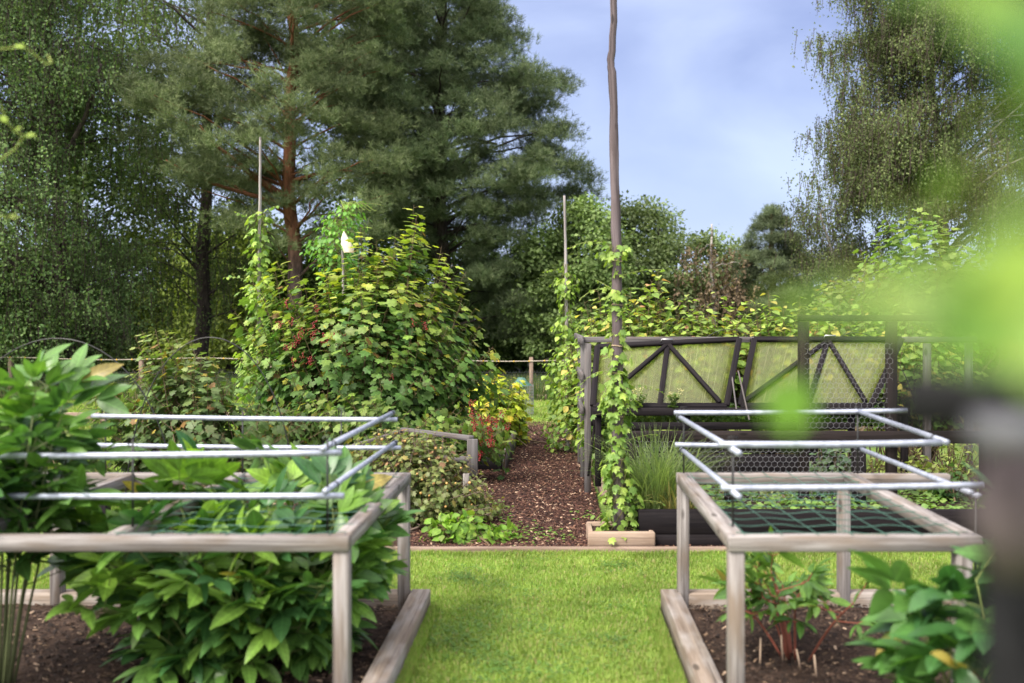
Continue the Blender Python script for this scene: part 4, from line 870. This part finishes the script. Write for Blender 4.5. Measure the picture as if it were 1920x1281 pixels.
mb=MB(); beam(mb,(-13,YF_-.09,.06),(6,YF_-.09,.06),.04,.13); part('base_board',mb,M['path_wood'],t)
# small wire compost bin with green net
c=W(983,775,16.2); c[2]=0; t=thing('wire_bin','small round wire mesh bin with green net behind the golden currant','bin',c)
mb=MB(); A=[];B=[]
for k in range(26):
    a=k/26*6.283
    A.append(c+[.15*math.cos(a),.15*math.sin(a),0]);B.append(c+[.15*math.cos(a),.15*math.sin(a),.52])
for z in np.arange(0,.53,.05):
    for k in range(26):
        a=k/26*6.283;b=(k+1)/26*6.283;A.append(c+[.15*math.cos(a),.15*math.sin(a),z]);B.append(c+[.15*math.cos(b),.15*math.sin(b),z])
segs(mb,A,B,.003,.003); part('wire_cage',mb,M['wire'],t)
g=rs(90); mb=MB(); V=[];Q=[]
for i in range(6):
    for j in range(14):
        a=j/14*6.283; rr_=(.17-.025*i)*(1+.15*math.sin(a*3+i)); V.append(c+[rr_*math.cos(a)-.05,rr_*math.sin(a),.48+.028*i+.03*g.random()])
for i in range(5):
    for j in range(14): Q.append([i*14+j,i*14+(j+1)%14,(i+1)*14+(j+1)%14,(i+1)*14+j])
mb.add(V,None,Q); part('net',mb,M['string'],t)
# plastic hoops over the currants and over the raspberries
def hoop(label,x0,x1,Y,ztop,lean=0):
    T=np.linspace(0,np.pi,40); P=np.stack([(x0+x1)/2-(x1-x0)/2*np.cos(T),Y+lean*np.sin(T),ztop*np.sin(T)**.75],-1)
    mb=MB(); tube(mb,P,.0038,6,cap=False); return tag(mb.build('net_hoop',M['black_plastic'],smooth=True),label,'hoop')
hoop('thin dark plastic hoop arching over the left end of the peony bed',-3.5,-2.1,5.6,1.42)
hoop('thin dark plastic hoop rising behind the pipes before the currant bushes',-2.6,-1.55,6.0,1.42)
hoop('dark plastic hoop seen through the left cold frame lid',1.05,2.2,9.1,1.45,.2)
hoop('dark plastic hoop seen through the right cold frame lid',2.25,3.4,9.15,1.42,.2)

# ------------------------------------------------------------------ peonies
def peony(label, base, Rr, Hh, ns, seed, c1, c2, leafl=.115, stemc=(.16,.20,.06), nl=6, spread=.12, box=None, lowf=.25, tpl=(LANCE,LANCE2), gl=9):
    g=rs(seed); base=np.asarray(base,float); root=thing('peony',label,'plant',base)
    mbS=MB(); P=[];D=[];Nn=[];Sz=[];Cc=[]
    for s_ in range(ns):
        a=g.random()*6.283; q=math.sqrt(g.random()); tip=base+np.array([math.cos(a)*Rr*q,math.sin(a)*Rr*q*.85,Hh*(.62+.42*g.random())*(1-.28*q*q)])
        if box is not None: tip[0]=min(max(tip[0],box[0]),box[1]); tip[1]=min(max(tip[1],box[2]),box[3])
        b0=base+np.array([math.cos(a)*spread*q,math.sin(a)*spread*q,0]); ct=(b0+tip)/2; ct[2]+=Hh*.12; T=np.linspace(0,1,9)[:,None]
        pts=b0*(1-T)**2+2*ct*T*(1-T)+tip*T*T; tube(mbS,pts,np.linspace(.0062,.003,9),6,C=np.array(stemc)*(.7+.6*g.random()))
        for k in range(nl):
            u=lowf+(1-lowf)*(k+.6*g.random())/nl if k<nl-1 else .99
            c=b0*(1-u)**2+2*ct*u*(1-u)+tip*u*u; az=a+k*2.4+g.normal()*.4; el=.35+.5*g.random() if k<nl-1 else 1.1
            o=np.array([math.cos(az)*math.cos(el),math.sin(az)*math.cos(el),math.sin(el)]); o=nrm(o); side=nrm(np.cross(o,[0,0,1])); up=np.cross(side,o)
            Lp=leafl*(.75+.35*g.random()); hf=min(1,(c[2]-base[2])/Hh); m=c+o*Lp-np.array([0,0,.05*(1-hf)]); segs(mbS,[c],[m],.0028,.002,4,np.array(stemc)*1.2)
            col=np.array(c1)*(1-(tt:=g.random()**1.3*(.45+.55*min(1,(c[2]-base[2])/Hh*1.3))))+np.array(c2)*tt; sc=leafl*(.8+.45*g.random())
            for j,(sa,tw) in enumerate(((0,0),(1.0,.1),(-1.0,-.1))):      # three leaflet groups
                dd=nrm(o*math.cos(sa)+side*math.sin(sa)); pm=m+dd*(Lp*.45 if j==0 else Lp*.35); segs(mbS,[m],[pm],.002,.0016,4,np.array(stemc)*1.2)
                for e,wn in ((0,1.0),(.75,.85),(-.75,.85))[:3 if gl==9 else 1]:
                    s2=nrm(np.cross(dd,up)); d3=nrm(dd*math.cos(e)+s2*math.sin(e)+np.array([0,0,.10-.35*g.random()-.45*(1-hf)**1.5])+g.normal(size=3)*.20)
                    P.append(pm+d3*.004);D.append(d3);Nn.append(nrm(up+np.array([0,-.15,.6])+g.normal(size=3)*.42));Sz.append(sc*wn*(.85+.3*g.random()));Cc.append(col*(.85+.3*g.random()) if g.random()>.008 else np.array([.30,.24,.06])*(.6+.6*g.random()))
    P=np.array(P);D=np.array(D);Nn=np.array(Nn);Sz=np.array(Sz);Cc=np.array(Cc); k=P[:,2]>.08
    ch=g.random(len(P))<.5; mb=MB()
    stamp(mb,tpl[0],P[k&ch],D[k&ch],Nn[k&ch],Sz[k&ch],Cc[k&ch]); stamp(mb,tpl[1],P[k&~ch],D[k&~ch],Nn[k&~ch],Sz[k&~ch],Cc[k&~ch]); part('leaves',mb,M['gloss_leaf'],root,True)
    part('stems',mbS,M['stem'],root,True); return root
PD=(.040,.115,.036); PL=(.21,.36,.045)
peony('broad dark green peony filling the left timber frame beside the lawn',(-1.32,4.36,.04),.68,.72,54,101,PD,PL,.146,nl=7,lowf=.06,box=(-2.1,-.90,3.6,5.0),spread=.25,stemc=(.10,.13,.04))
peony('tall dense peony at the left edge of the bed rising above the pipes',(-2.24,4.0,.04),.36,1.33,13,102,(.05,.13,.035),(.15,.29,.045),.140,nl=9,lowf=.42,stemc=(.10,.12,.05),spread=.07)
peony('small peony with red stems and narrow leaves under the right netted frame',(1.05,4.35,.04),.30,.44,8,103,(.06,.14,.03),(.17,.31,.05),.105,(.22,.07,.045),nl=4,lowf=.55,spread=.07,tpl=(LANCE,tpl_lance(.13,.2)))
t=thing('dry_stalks','cluster of pale dead stalks beside the small red stemmed peony','stalks',(1.0,4.2,.04)); g=rs(104)
for k in range(4):
    a=np.array([.98+.10*g.normal(),4.15+.07*g.normal(),.04]); mb=MB(); tube(mb,[a,a+[g.normal()*.03,g.normal()*.03,.07+.06*g.random()]],.004,6,C=(.45,.33,.24)); part('stalk',mb,M['stem'],t)
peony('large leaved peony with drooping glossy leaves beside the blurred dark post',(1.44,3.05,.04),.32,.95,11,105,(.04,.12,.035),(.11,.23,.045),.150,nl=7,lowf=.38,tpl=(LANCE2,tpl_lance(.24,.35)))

# ------------------------------------------------------------------ near, out of focus: trellis post and hop vine
M['near_wood']=plain('dark weathered post wood',(.014,.014,.015),.8,spec=.1,var=.5,sc=40)
M['dull_steel']=plain('dull grey metal',(.16,.16,.18),.6,.3,.3)
t=thing('trellis_post','blurred dark weathered post with a cross arm at the right edge of the picture','post',(.235,.47,0))
xp=W(1965,0,.50)[0]
mb=MB(); beam(mb,(xp,.50,0),(xp,.50,1.47),.054,.04,up=(0,1,0)); part('post',mb,M['near_wood'],t)
mb=MB(); beam(mb,(W(1685,0,.47)[0],.465,W(0,752,.47)[2]),(.42,.465,W(0,752,.47)[2]-.003),.012,.027); part('arm',mb,M['near_wood'],t)
mb=MB(); c=W(1915,808,.43); tube(mb,[c+[-.004,0,-.006],c+[-.004,0,.006]],.018,14); part('bracket',mb,M['dull_steel'],t,True)
mb=MB(); c=W(1900,960,.46); tube(mb,[c+[0,-.0,-.03],c+[0,0,.0],c+[.004,0,.03]],[.010,.021,.011],10,jag=.15); part('knot',mb,M['pole_bark'],t,True)
t=thing('hop_vine','bright blurred leaves of a vine hanging close on the right','climbing plant',(.27,.44,0))
g=rs(110)
spots=[(1880,10,.30,.036),(1790,-35,.32,.030),(1935,70,.28,.038),(1970,160,.30,.03),(1960,270,.28,.018),(1835,215,.38,.007),(1850,330,.38,.008),(1765,350,.40,.010),(1920,390,.32,.015),
 (1870,480,.32,.017),(1935,520,.28,.030),(1790,510,.35,.015),(1700,500,.38,.010),(1680,585,.40,.012),(1610,560,.42,.009),(1550,600,.44,.006),(1482,575,.42,.008),
 (1790,600,.32,.020),(1850,625,.28,.024),(1950,610,.27,.034),(1720,420,.36,.008),(1660,400,.40,.004),(1700,570,.31,.017),(1625,600,.32,.011),(1560,555,.33,.008),(1505,580,.34,.009),(1450,560,.36,.005),(1820,540,.30,.026),(1760,640,.31,.016),(1800,290,.36,.007),(1780,30,.34,.010),(1700,-15,.34,.012),(1900,575,.29,.018),(1640,520,.42,.007),(1740,570,.36,.012),(1560,520,.44,.004)]
P=[];D=[];Nn=[];Sz=[]
for px,py,Y,s_ in spots:
    p=W(px,py,Y); P.append(p); d=nrm(np.array([-.6+g.normal()*.5,g.normal()*.3,-.3+g.normal()*.5])); D.append(d); Nn.append(nrm(np.array([g.normal()*.35,-.75,.6]))); Sz.append(s_*(.9+.3*g.random()))
P=np.array(P);D=np.array(D);Sz=np.array(Sz); C=mixc((.07,.17,.025),(.20,.30,.04),g.random(len(P)))
P0=P-D*(Sz*.45)[:,None]
mb=MB(); stamp(mb,PALM,P0,D,np.array(Nn),Sz,C); part('leaves',mb,M['leaf'],t,True)
mb=MB(); top=[(xp+.01,.37,0),(xp+.01,.37,.7),(xp+.012,.37,1.3),(xp+.004,.34,1.55),(xp-.004,.32,1.64),(xp-.0,.32,1.8)]; tube(mb,top,.0018,6,C=(.2,.22,.06))
segs(mb,np.array([[xp+.003,.33,min(1.75,p[2]+.01)] for p in P0]),P0,.0006,.0005,4,(.25,.3,.08)); part('stems',mb,M['stem'],t)
mb=MB(); p=W(1480,800,.50); stamp(mb,PALM,[p+[0,0,.022]],[[.05,0,-1]],[[.1,-1,.1]],.030,[(.14,.27,.04)]); 
mb2=MB(); tube(mb2,[p+[0,0,.022],p+[.004,0,.05],p+[.03,-.0,.075],p+[.10,-.03,.09]],.0005,4,C=(.25,.3,.08)); 
t=thing('vine_tip','single blurred green leaf dangling in front of the gate post','climbing plant',p); part('leaf',mb,M['leaf'],t); part('stem',mb2,M['stem'],t)
mb=MB(); c=W(1905,672,.42); stamp(mb,ICO,[c],[[0,0,1.]],[[0,1.,0]],.007,(1,1,1)); tag(mb.build('rose_hip',plain('orange red skin',(.40,.09,.03),.35),smooth=True),'blurred orange red berry just above the dark post arm','berry')
# curling vine ends entering from the left edge
t=thing('vine_tip','thin yellow green vine tip curling in from the left edge of the picture','climbing plant',W(-60,300,2.6))
mb=MB()
for pts in ([(-60,95),(0,92),(45,88),(62,100),(85,120),(97,118),(90,104)],[(-60,190),(0,195),(12,225),(25,245),(45,255),(28,280),(0,300),(-40,310)],[(-60,400),(0,405),(18,408),(30,400),(36,404),(26,410),(20,404)]):
    P_=np.array([W(a,b,2.6+.02*i) for i,(a,b) in enumerate(pts)]); T=np.linspace(0,len(P_)-1,40); Pi=np.stack([np.interp(T,np.arange(len(P_)),P_[:,k]) for k in range(3)],-1); tube(mb,Pi,.0014,5,C=(.35,.42,.10))
part('stem',mb,M['stem'],t)
mb=MB(); P_=np.array([W(45,90,2.6),W(28,245,2.6),W(12,230,2.6),W(46,255,2.6)]); stamp(mb,OV,P_,[[-1,0,.3],[.7,0,.4],[-.5,0,.6],[1,0,.1]],[[0,-.6,.8]]*4,[.03,.02,.025,.03],[(.3,.42,.06)]*4); part('leaves',mb,M['leaf'],t)

# ------------------------------------------------------------------ trees
def trunkline(pts,Y,y0=None):
    P=np.array([W(px,py,Y) for px,py in pts]); P[0][2]=-.02; T=np.linspace(0,len(P)-1,8*len(P)); return np.stack([np.interp(T,np.arange(len(P)),P[:,k]) for k in range(3)],-1)
def tree(name,label,poly,Y,thick,trunk,r0,r1,kind,pads,seed,c1,c2,bark,padr=.7,per=90,size=.14,soft=120,group=None,limbs=(),extra=None,edge=0,limbf=.5,clump=None):
    g=rs(seed); TL=trunkline(trunk,Y); root=thing(name,label,'tree',TL[0],group)
    rad=np.linspace(r0,r1,len(TL)); wob=TL.copy(); wob[:,0]+=.03*np.sin(np.arange(len(TL))*.55+seed); wob[:,1]+=.03*np.cos(np.arange(len(TL))*.4+seed)
    mb=MB(); tube(mb,wob,rad,12,jag=.10,seed=seed%50); part('trunk',mb,M[bark],root,True)
    if clump:      # pads gather round the ends of the main limbs, which leaves gaps and a ragged outline
        c0=fill(poly,clump,g,Y,thick,soft,edge+14); C=c0[g.integers(0,clump,pads)]+g.normal(size=(pads,3))*np.array([.50,.50,.42])
    else: C=fill(poly,pads,g,Y,thick,soft,edge)
    if extra is not None: C=np.vstack([C,extra])
    npd=len(C)
    # limbs: pads joined to the trunk by arching branches
    mb=MB()
    zt=TL[:,2]
    for i in range(npd):
        c=C[i]
        if g.random()>limbf: continue
        if kind=='pine' and g.random()<.5: continue
        hz=np.linalg.norm(c[:2]-np.array([np.interp(c[2],zt,TL[:,0]),Y])); zj=np.clip(c[2]-hz*(.25 if kind=='pine' else .45)-.1+g.uniform(-.7,.5)+(0 if kind=='pine' else 1.2*g.random()**2*hz*.4),zt[0]+1.0,zt[-1]); j=int(np.argmin(abs(zt-zj))); a=wob[j]
        T=np.linspace(0,1,7)[:,None]; ct=(a+c)/2+np.array([0,0,(.12 if kind=='pine' else .2)*hz]); q=a*(1-T)**2+2*ct*T*(1-T)+c*T*T; q+=g.normal(size=q.shape)*.03*np.sin(T*3.14)
        rb=min(rad[j]*.28,.010+.011*hz); tube(mb,q,np.linspace(rb,.008,7),5,cap=False)
    for lp,ra,rb in limbs:
        q=np.array([W(a_,b_,Y+dy) for a_,b_,dy in lp]); T=np.linspace(0,len(q)-1,5*len(q)); q=np.stack([np.interp(T,np.arange(len(q)),q[:,k]) for k in range(3)],-1); tube(mb,q,np.linspace(ra,rb,len(q)),8,jag=.15,seed=seed%50)
    if mb.n: part('limbs',mb,M[bark],root,True)
    mb=MB(); shade=np.exp((g.random((npd,1))-.5)*.75)
    if kind=='pine':
        for v in range(4):
            n=npd*per//4; i=g.integers(0,npd,n); u=nrm(g.normal(size=(n,3))); rr_=g.random(n)**.4; sc=padr*(.6+.8*g.random(npd))[i]
            off=u*rr_[:,None]*sc[:,None]*np.array([1,.9,.42]); P=C[i]+off; P[:,2]+=.10*np.cos(off[:,0]/sc*3)*sc
            D=nrm(off*np.array([1,1,.5])/sc[:,None]+np.array([0,0,.75])+g.normal(size=(n,3))*.3); col=mixc(c1,c2,g.random(n))*shade[i]*np.exp((g.random((n,1))-.5)*.3)
            stamp(mb,TUFTS[v],P,D,nrm(g.normal(size=(n,3))),size*(.7+.6*g.random(n)),col)
    elif kind=='birch':
        ns=per//22; n=npd*ns; i=np.repeat(np.arange(npd),ns); s0=C[i]+g.normal(size=(n,3))*np.array([padr*.42,padr*.42,padr*.18]); ln=padr*(.55+1.0*g.random(n)); az=g.random(n)*6.283; sp=.25*g.random(n)*ln
        K=22; t=np.tile((np.arange(K)+g.random(K))/K,n); ii=np.repeat(np.arange(n),K); o=np.stack([np.cos(az),np.sin(az),0*az],-1)[ii]
        P=s0[ii]+o*(sp[ii]*np.sqrt(t))[:,None]; P[:,2]+=.12*np.sin(t*3)*ln[ii]-t**1.3*ln[ii]; P+=g.normal(size=P.shape)*.05
        D=nrm(g.normal(size=P.shape)*.7+np.array([0,0,-.8])); col=mixc(c1,c2,g.random(len(P)))*shade[i][ii]*np.exp((g.random((len(P),1))-.5)*.3)
        stamp(mb,SM,P,D,g.normal(size=P.shape)+np.array([0,-.3,.7]),size*(.6+.7*g.random(len(P))),col)
        # hanging twigs
        A=s0; B=s0+np.stack([np.cos(az)*sp,np.sin(az)*sp,-.75*ln],-1); mt=MB(); segs(mt,A,B,.008,.004,3,(.07,.05,.045)); part('twigs',mt,M['stem'],root)
    else:
        n=npd*per; i=np.repeat(np.arange(npd),per); u=nrm(g.normal(size=(n,3))); sc=padr*(.6+.8*g.random(npd))[i]; off=u*(g.random(n)**.45*sc)[:,None]*np.array([1,1,.75]); P=C[i]+off
        D=nrm(off/sc[:,None]+g.normal(size=(n,3))*.6+np.array([0,0,-.3])); col=mixc(c1,c2,g.random(n))*shade[i]*np.exp((g.random((n,1))-.5)*.5)
        stamp(mb,SM,P,D,g.normal(size=(n,3))*.5+np.array([0,0,.8])+off/sc[:,None]*.6,size*(.6+.7*g.random(n)),col)
    part('crown',mb,M['needle' if kind=='pine' else 'tree_leaf'],root); return root
M['pine_bark']=barkmat('pine bark',(.035,.026,.024),(.12,.085,.075),(7,7,2),1,hi=(2.6,3.9,(.22,.095,.05)))
M['dark_bark']=barkmat('dark bark',(.02,.016,.014),(.075,.06,.052),(7,7,2),1)
M['birch_bark']=barkmat('birch bark',(.06,.05,.048),(.42,.39,.37),(2,2,9),.4)

PN1=(.070,.105,.038); PN2=(.165,.20,.09)
tree('pine_tree','large pine with an orange trunk standing behind the big currant bush',
 [(420,-160),(720,-160),(745,20),(720,110),(735,190),(760,330),(730,400),(690,440),(600,455),(575,400),(500,400),(440,400),(380,360),(300,330),(235,250),(240,170),(300,110),(400,60)],
 21.5,2.4,[(572,705),(556,560),(545,400),(540,240),(552,100),(545,-60),(548,-200)],.17,.09,'pine',330,201,PN1,PN2,'pine_bark',padr=.46,per=110,size=.105,
 limbs=[([(540,372,0),(480,335,-.5),(440,300,-.9),(400,270,-1.3),(375,235,-1.5)],.085,.012),([(545,385,0),(450,360,-.6),(400,345,-1.1),(350,322,-1.5),(310,300,-1.7)],.055,.01),([(545,340,0),(600,325,-.4),(660,320,-.7)],.05,.02)],
 extra=np.array([W(a,b,21.5+d) for a,b,d in ((445,420,-1.5),(480,415,-1.3),(425,405,-1),(640,445,-1.4),(690,430,-1.5),(520,455,-1.2),(330,215,-2),(280,200,-1.8),(350,250,-2),(395,300,-1.5),(340,318,-1.7),(370,335,-1.6),(420,330,-1.5),(690,380,-1.6),(700,300,-1.8),(560,190,-2.2),(500,220,-2.1))]))
tree('pine_tree','tallest dense pine with a broad bushy crown against the open sky',
 [(690,-200),(930,-200),(955,-20),(975,20),(1000,55),(1010,110),(1055,125),(1080,150),(1055,205),(1072,235),(1105,262),(1095,300),(1135,345),(1120,385),(1060,400),(1010,440),(1000,520),(1020,600),(970,655),(900,640),(870,540),(850,480),(780,500),(720,430),(650,330),(630,200),(650,50)],
 25,3.2,[(835,700),(830,560),(826,400),(824,200),(828,0),(830,-240)],.22,.10,'pine',500,202,(.060,.098,.038),(.15,.19,.09),'dark_bark',padr=.52,per=112,size=.118,soft=110,edge=22,
 limbs=[([(826,300,0),(780,240,-1),(750,225,-1.8)],.07,.03),([(826,280,0),(880,260,-1),(930,270,-1.5)],.06,.03),([(830,440,0),(900,420,0),(1000,455,.5),(1050,540,1)],.06,.02)])
tree('birch_tree','big birch with drooping dense green foliage at the left edge of the garden',
 [(-220,-160),(215,-160),(250,-20),(215,60),(240,160),(230,300),(215,400),(240,520),(215,620),(140,668),(40,690),(-220,690)],
 21,2.3,[(140,705),(128,600),(113,450),(104,300),(96,120),(80,-150)],.17,.07,'birch',360,203,(.060,.115,.042),(.16,.23,.09),'dark_bark',padr=.72,per=440,size=.064,edge=16,clump=70,limbs=[([(113,450,0),(60,340,-.5),(20,260,-1)],.06,.03),([(104,330,0),(160,220,-.5),(190,120,-.8)],.06,.03)])
tree('birch_tree','second birch trunk with dark ribbed bark between the big birch and the orange pine',
 [(210,-160),(520,-160),(480,20),(440,90),(450,200),(470,330),(440,430),(450,540),(400,600),(300,560),(240,470),(220,300),(200,100)],
 25,2.2,[(378,700),(380,560),(384,400),(390,200),(398,-100)],.20,.09,'birch',130,204,(.05,.095,.03),(.14,.19,.06),'dark_bark',padr=.9,per=264,size=.068,
 limbs=[([(382,480,0),(440,440,-.5)],.04,.015),([(382,520,0),(320,450,-.5)],.04,.015),([(380,560,0),(440,520,-.4)],.03,.01),([(380,600,0),(445,580,-.4)],.03,.01)])
tree('birch_tree','tall birch at right with brownish leaves and pale trunks above the thicket',
 [(1650,-160),(1645,-20),(1625,70),(1585,115),(1590,180),(1540,210),(1570,290),(1555,310),(1550,360),(1565,420),(1565,460),(1580,470),(1600,470),(1650,455),(1700,400),(1760,390),(1860,420),(2000,450),(2100,440),(2100,-160)],
 21.5,2.4,[(1772,620),(1768,420),(1758,260),(1742,80),(1730,-140)],.12,.05,'birch',640,205,(.085,.125,.050),(.175,.205,.088),'birch_bark',padr=.60,per=440,size=.052,edge=4,clump=130,limbf=.25,
 limbs=[([(1768,400,0),(1745,320,.2),(1722,200,.3),(1700,60,.4)],.07,.03),([(1768,380,0),(1800,250,-.3),(1830,100,-.5)],.06,.02)])
tree('birch_tree','side limb birch with thin drooping foliage left of the tall right birch',
 [(1530,380),(1540,360),(1565,380),(1600,440),(1640,440),(1650,500),(1600,535),(1550,510),(1530,450)],23,.6,[(1590,640),(1570,520),(1540,400)],.06,.02,'birch',54,206,(.08,.115,.05),(.165,.195,.085),'birch_bark',padr=.50,per=352,size=.052,clump=16,edge=6,soft=40)
tree('willow_tree','rounded grey green tree just right of the tall pine',
 [(985,480),(1020,420),(1060,385),(1100,370),(1140,395),(1165,440),(1180,560),(1170,650),(985,660)],24,1.3,[(1080,700),(1080,560),(1085,430)],.12,.04,'broad',120,207,(.10,.16,.055),(.21,.28,.11),'dark_bark',padr=.42,per=220,size=.10,soft=60)
tree('willow_tree','wide grey green tree behind the tall climbing pole',
 [(1150,400),(1185,385),(1240,400),(1300,440),(1345,455),(1390,480),(1420,560),(1420,650),(1150,660)],27,1.6,[(1250,700),(1245,560),(1235,430)],.14,.05,'broad',170,208,(.105,.155,.065),(.21,.265,.125),'dark_bark',padr=.5,per=220,size=.11,soft=60)
tree('birch_tree','sparse birch with reddish brown leaves above the wide grey green tree',
 [(1300,480),(1312,430),(1330,408),(1352,425),(1375,455),(1392,500),(1395,600),(1300,600)],25.2,.7,[(1340,700),(1338,560),(1332,420)],.09,.02,'birch',20,209,(.14,.105,.07),(.25,.19,.13),'birch_bark',padr=.7,per=132,size=.08,soft=60)
tree('pine_tree','small distant pine with a pointed crown left of the right birch',
 [(1400,470),(1418,430),(1436,400),(1447,372),(1458,400),(1480,430),(1500,470),(1525,520),(1510,560),(1500,620),(1400,620),(1378,540),(1385,500)],25.5,1.1,[(1450,700),(1448,520),(1446,400)],.14,.04,'pine',190,210,(.07,.10,.05),(.15,.19,.10),'pine_bark',padr=.30,per=80,size=.10,soft=50)
bush('climber_thicket','tall light green climber thicket under the right birch','bush',
 [(1600,560),(1600,480),(1640,430),(1665,385),(1720,375),(1760,390),(1800,430),(1860,440),(2000,420),(2100,420),(2100,600),(1600,600)],13.5,.9,(5.3,13.5,.0),330,'',.12,211,(.10,.175,.035),(.24,.34,.06),tpl=PALM,per=15,L=.8,spread=.8,autumn=[((.35,.2,.06),.015)],soft=50)
bush('shrub','low pale green shrub between the small pine and the climber thicket','bush',
 [(1500,560),(1530,530),(1590,500),(1640,490),(1640,610),(1500,610)],14.5,.6,(4.1,14.5,0),90,'',.12,212,(.12,.18,.05),(.26,.32,.09),tpl=OVW,per=14,L=.6,spread=.4,autumn=[((.40,.24,.12),.05)],soft=40)

# dark understorey and trees beyond, one by one
und=[((-60,520),(90,470),(90,700),(-60,700)),((60,480),(220,440),(240,700),(60,700)),((210,430),(360,400),(380,700),(210,700)),((350,420),(500,400),(510,700),(350,700)),
     ((480,430),(640,440),(640,700),(480,700)),((620,440),(800,440),(800,700),(620,700)),((770,430),(930,440),(930,700),(770,700)),((900,450),(1060,470),(1060,700),(900,700))]
ul=['dark undergrowth tree at the far left behind the big birch','shaded young tree right of the big birch trunk','backlit young tree between the two birches','yellowish backlit young tree right of the ribbed birch trunk',
    'shaded young tree behind the orange pine trunk','shaded young tree behind the middle of the currant bush','shaded young spruce coloured tree under the tall pine','shaded young tree above the far fence post']
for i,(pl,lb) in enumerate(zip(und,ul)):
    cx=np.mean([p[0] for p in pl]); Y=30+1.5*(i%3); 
    tree('young_tree',lb,list(pl),Y,1.6,[(cx,690),(cx+8,560),(cx-5,430)],.09,.03,'broad',105,220+i,(.045,.085,.022) if i not in (2,3) else (.10,.15,.03),(.10,.15,.04) if i not in (2,3) else (.24,.30,.07),'dark_bark',padr=.75,per=120,size=.15,soft=50,group='young trees in the shade behind the garden')  # leaf colours carry the light: dark for shaded trees, lighter for backlit ones
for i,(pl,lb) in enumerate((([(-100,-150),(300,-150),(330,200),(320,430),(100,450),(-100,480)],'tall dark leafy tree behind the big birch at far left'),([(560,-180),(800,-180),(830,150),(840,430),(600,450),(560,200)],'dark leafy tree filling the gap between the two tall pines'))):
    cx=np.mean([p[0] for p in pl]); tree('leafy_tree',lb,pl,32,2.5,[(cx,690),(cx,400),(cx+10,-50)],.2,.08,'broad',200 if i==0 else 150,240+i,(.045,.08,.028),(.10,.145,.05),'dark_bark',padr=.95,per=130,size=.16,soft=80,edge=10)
# a far wood closes the view beyond the garden
mb=MB(); g=rs(250); n=90000; X=-45+110*g.random(n); Yw=44+8*g.random(n); hz=3.2+1.4*np.sin(X*.35)+1.0*np.sin(X*.9+2)+.7*np.sin(X*2.1); hz=np.where(X>-2,np.minimum(hz,3.6),hz); Z=g.random(n)**.8*hz; P=np.stack([X,Yw,Z],-1)
stamp(mb,SM,P,nrm(g.normal(size=(n,3))),g.normal(size=(n,3))+[0,0,.7],.42*(.6+.7*g.random(n)),mixc((.025,.045,.018),(.06,.09,.035),g.random(n))); tag(mb.build('far_wood',M['tree_leaf']),'dark far wood closing the view beyond the garden trees','woodland',kind='stuff')
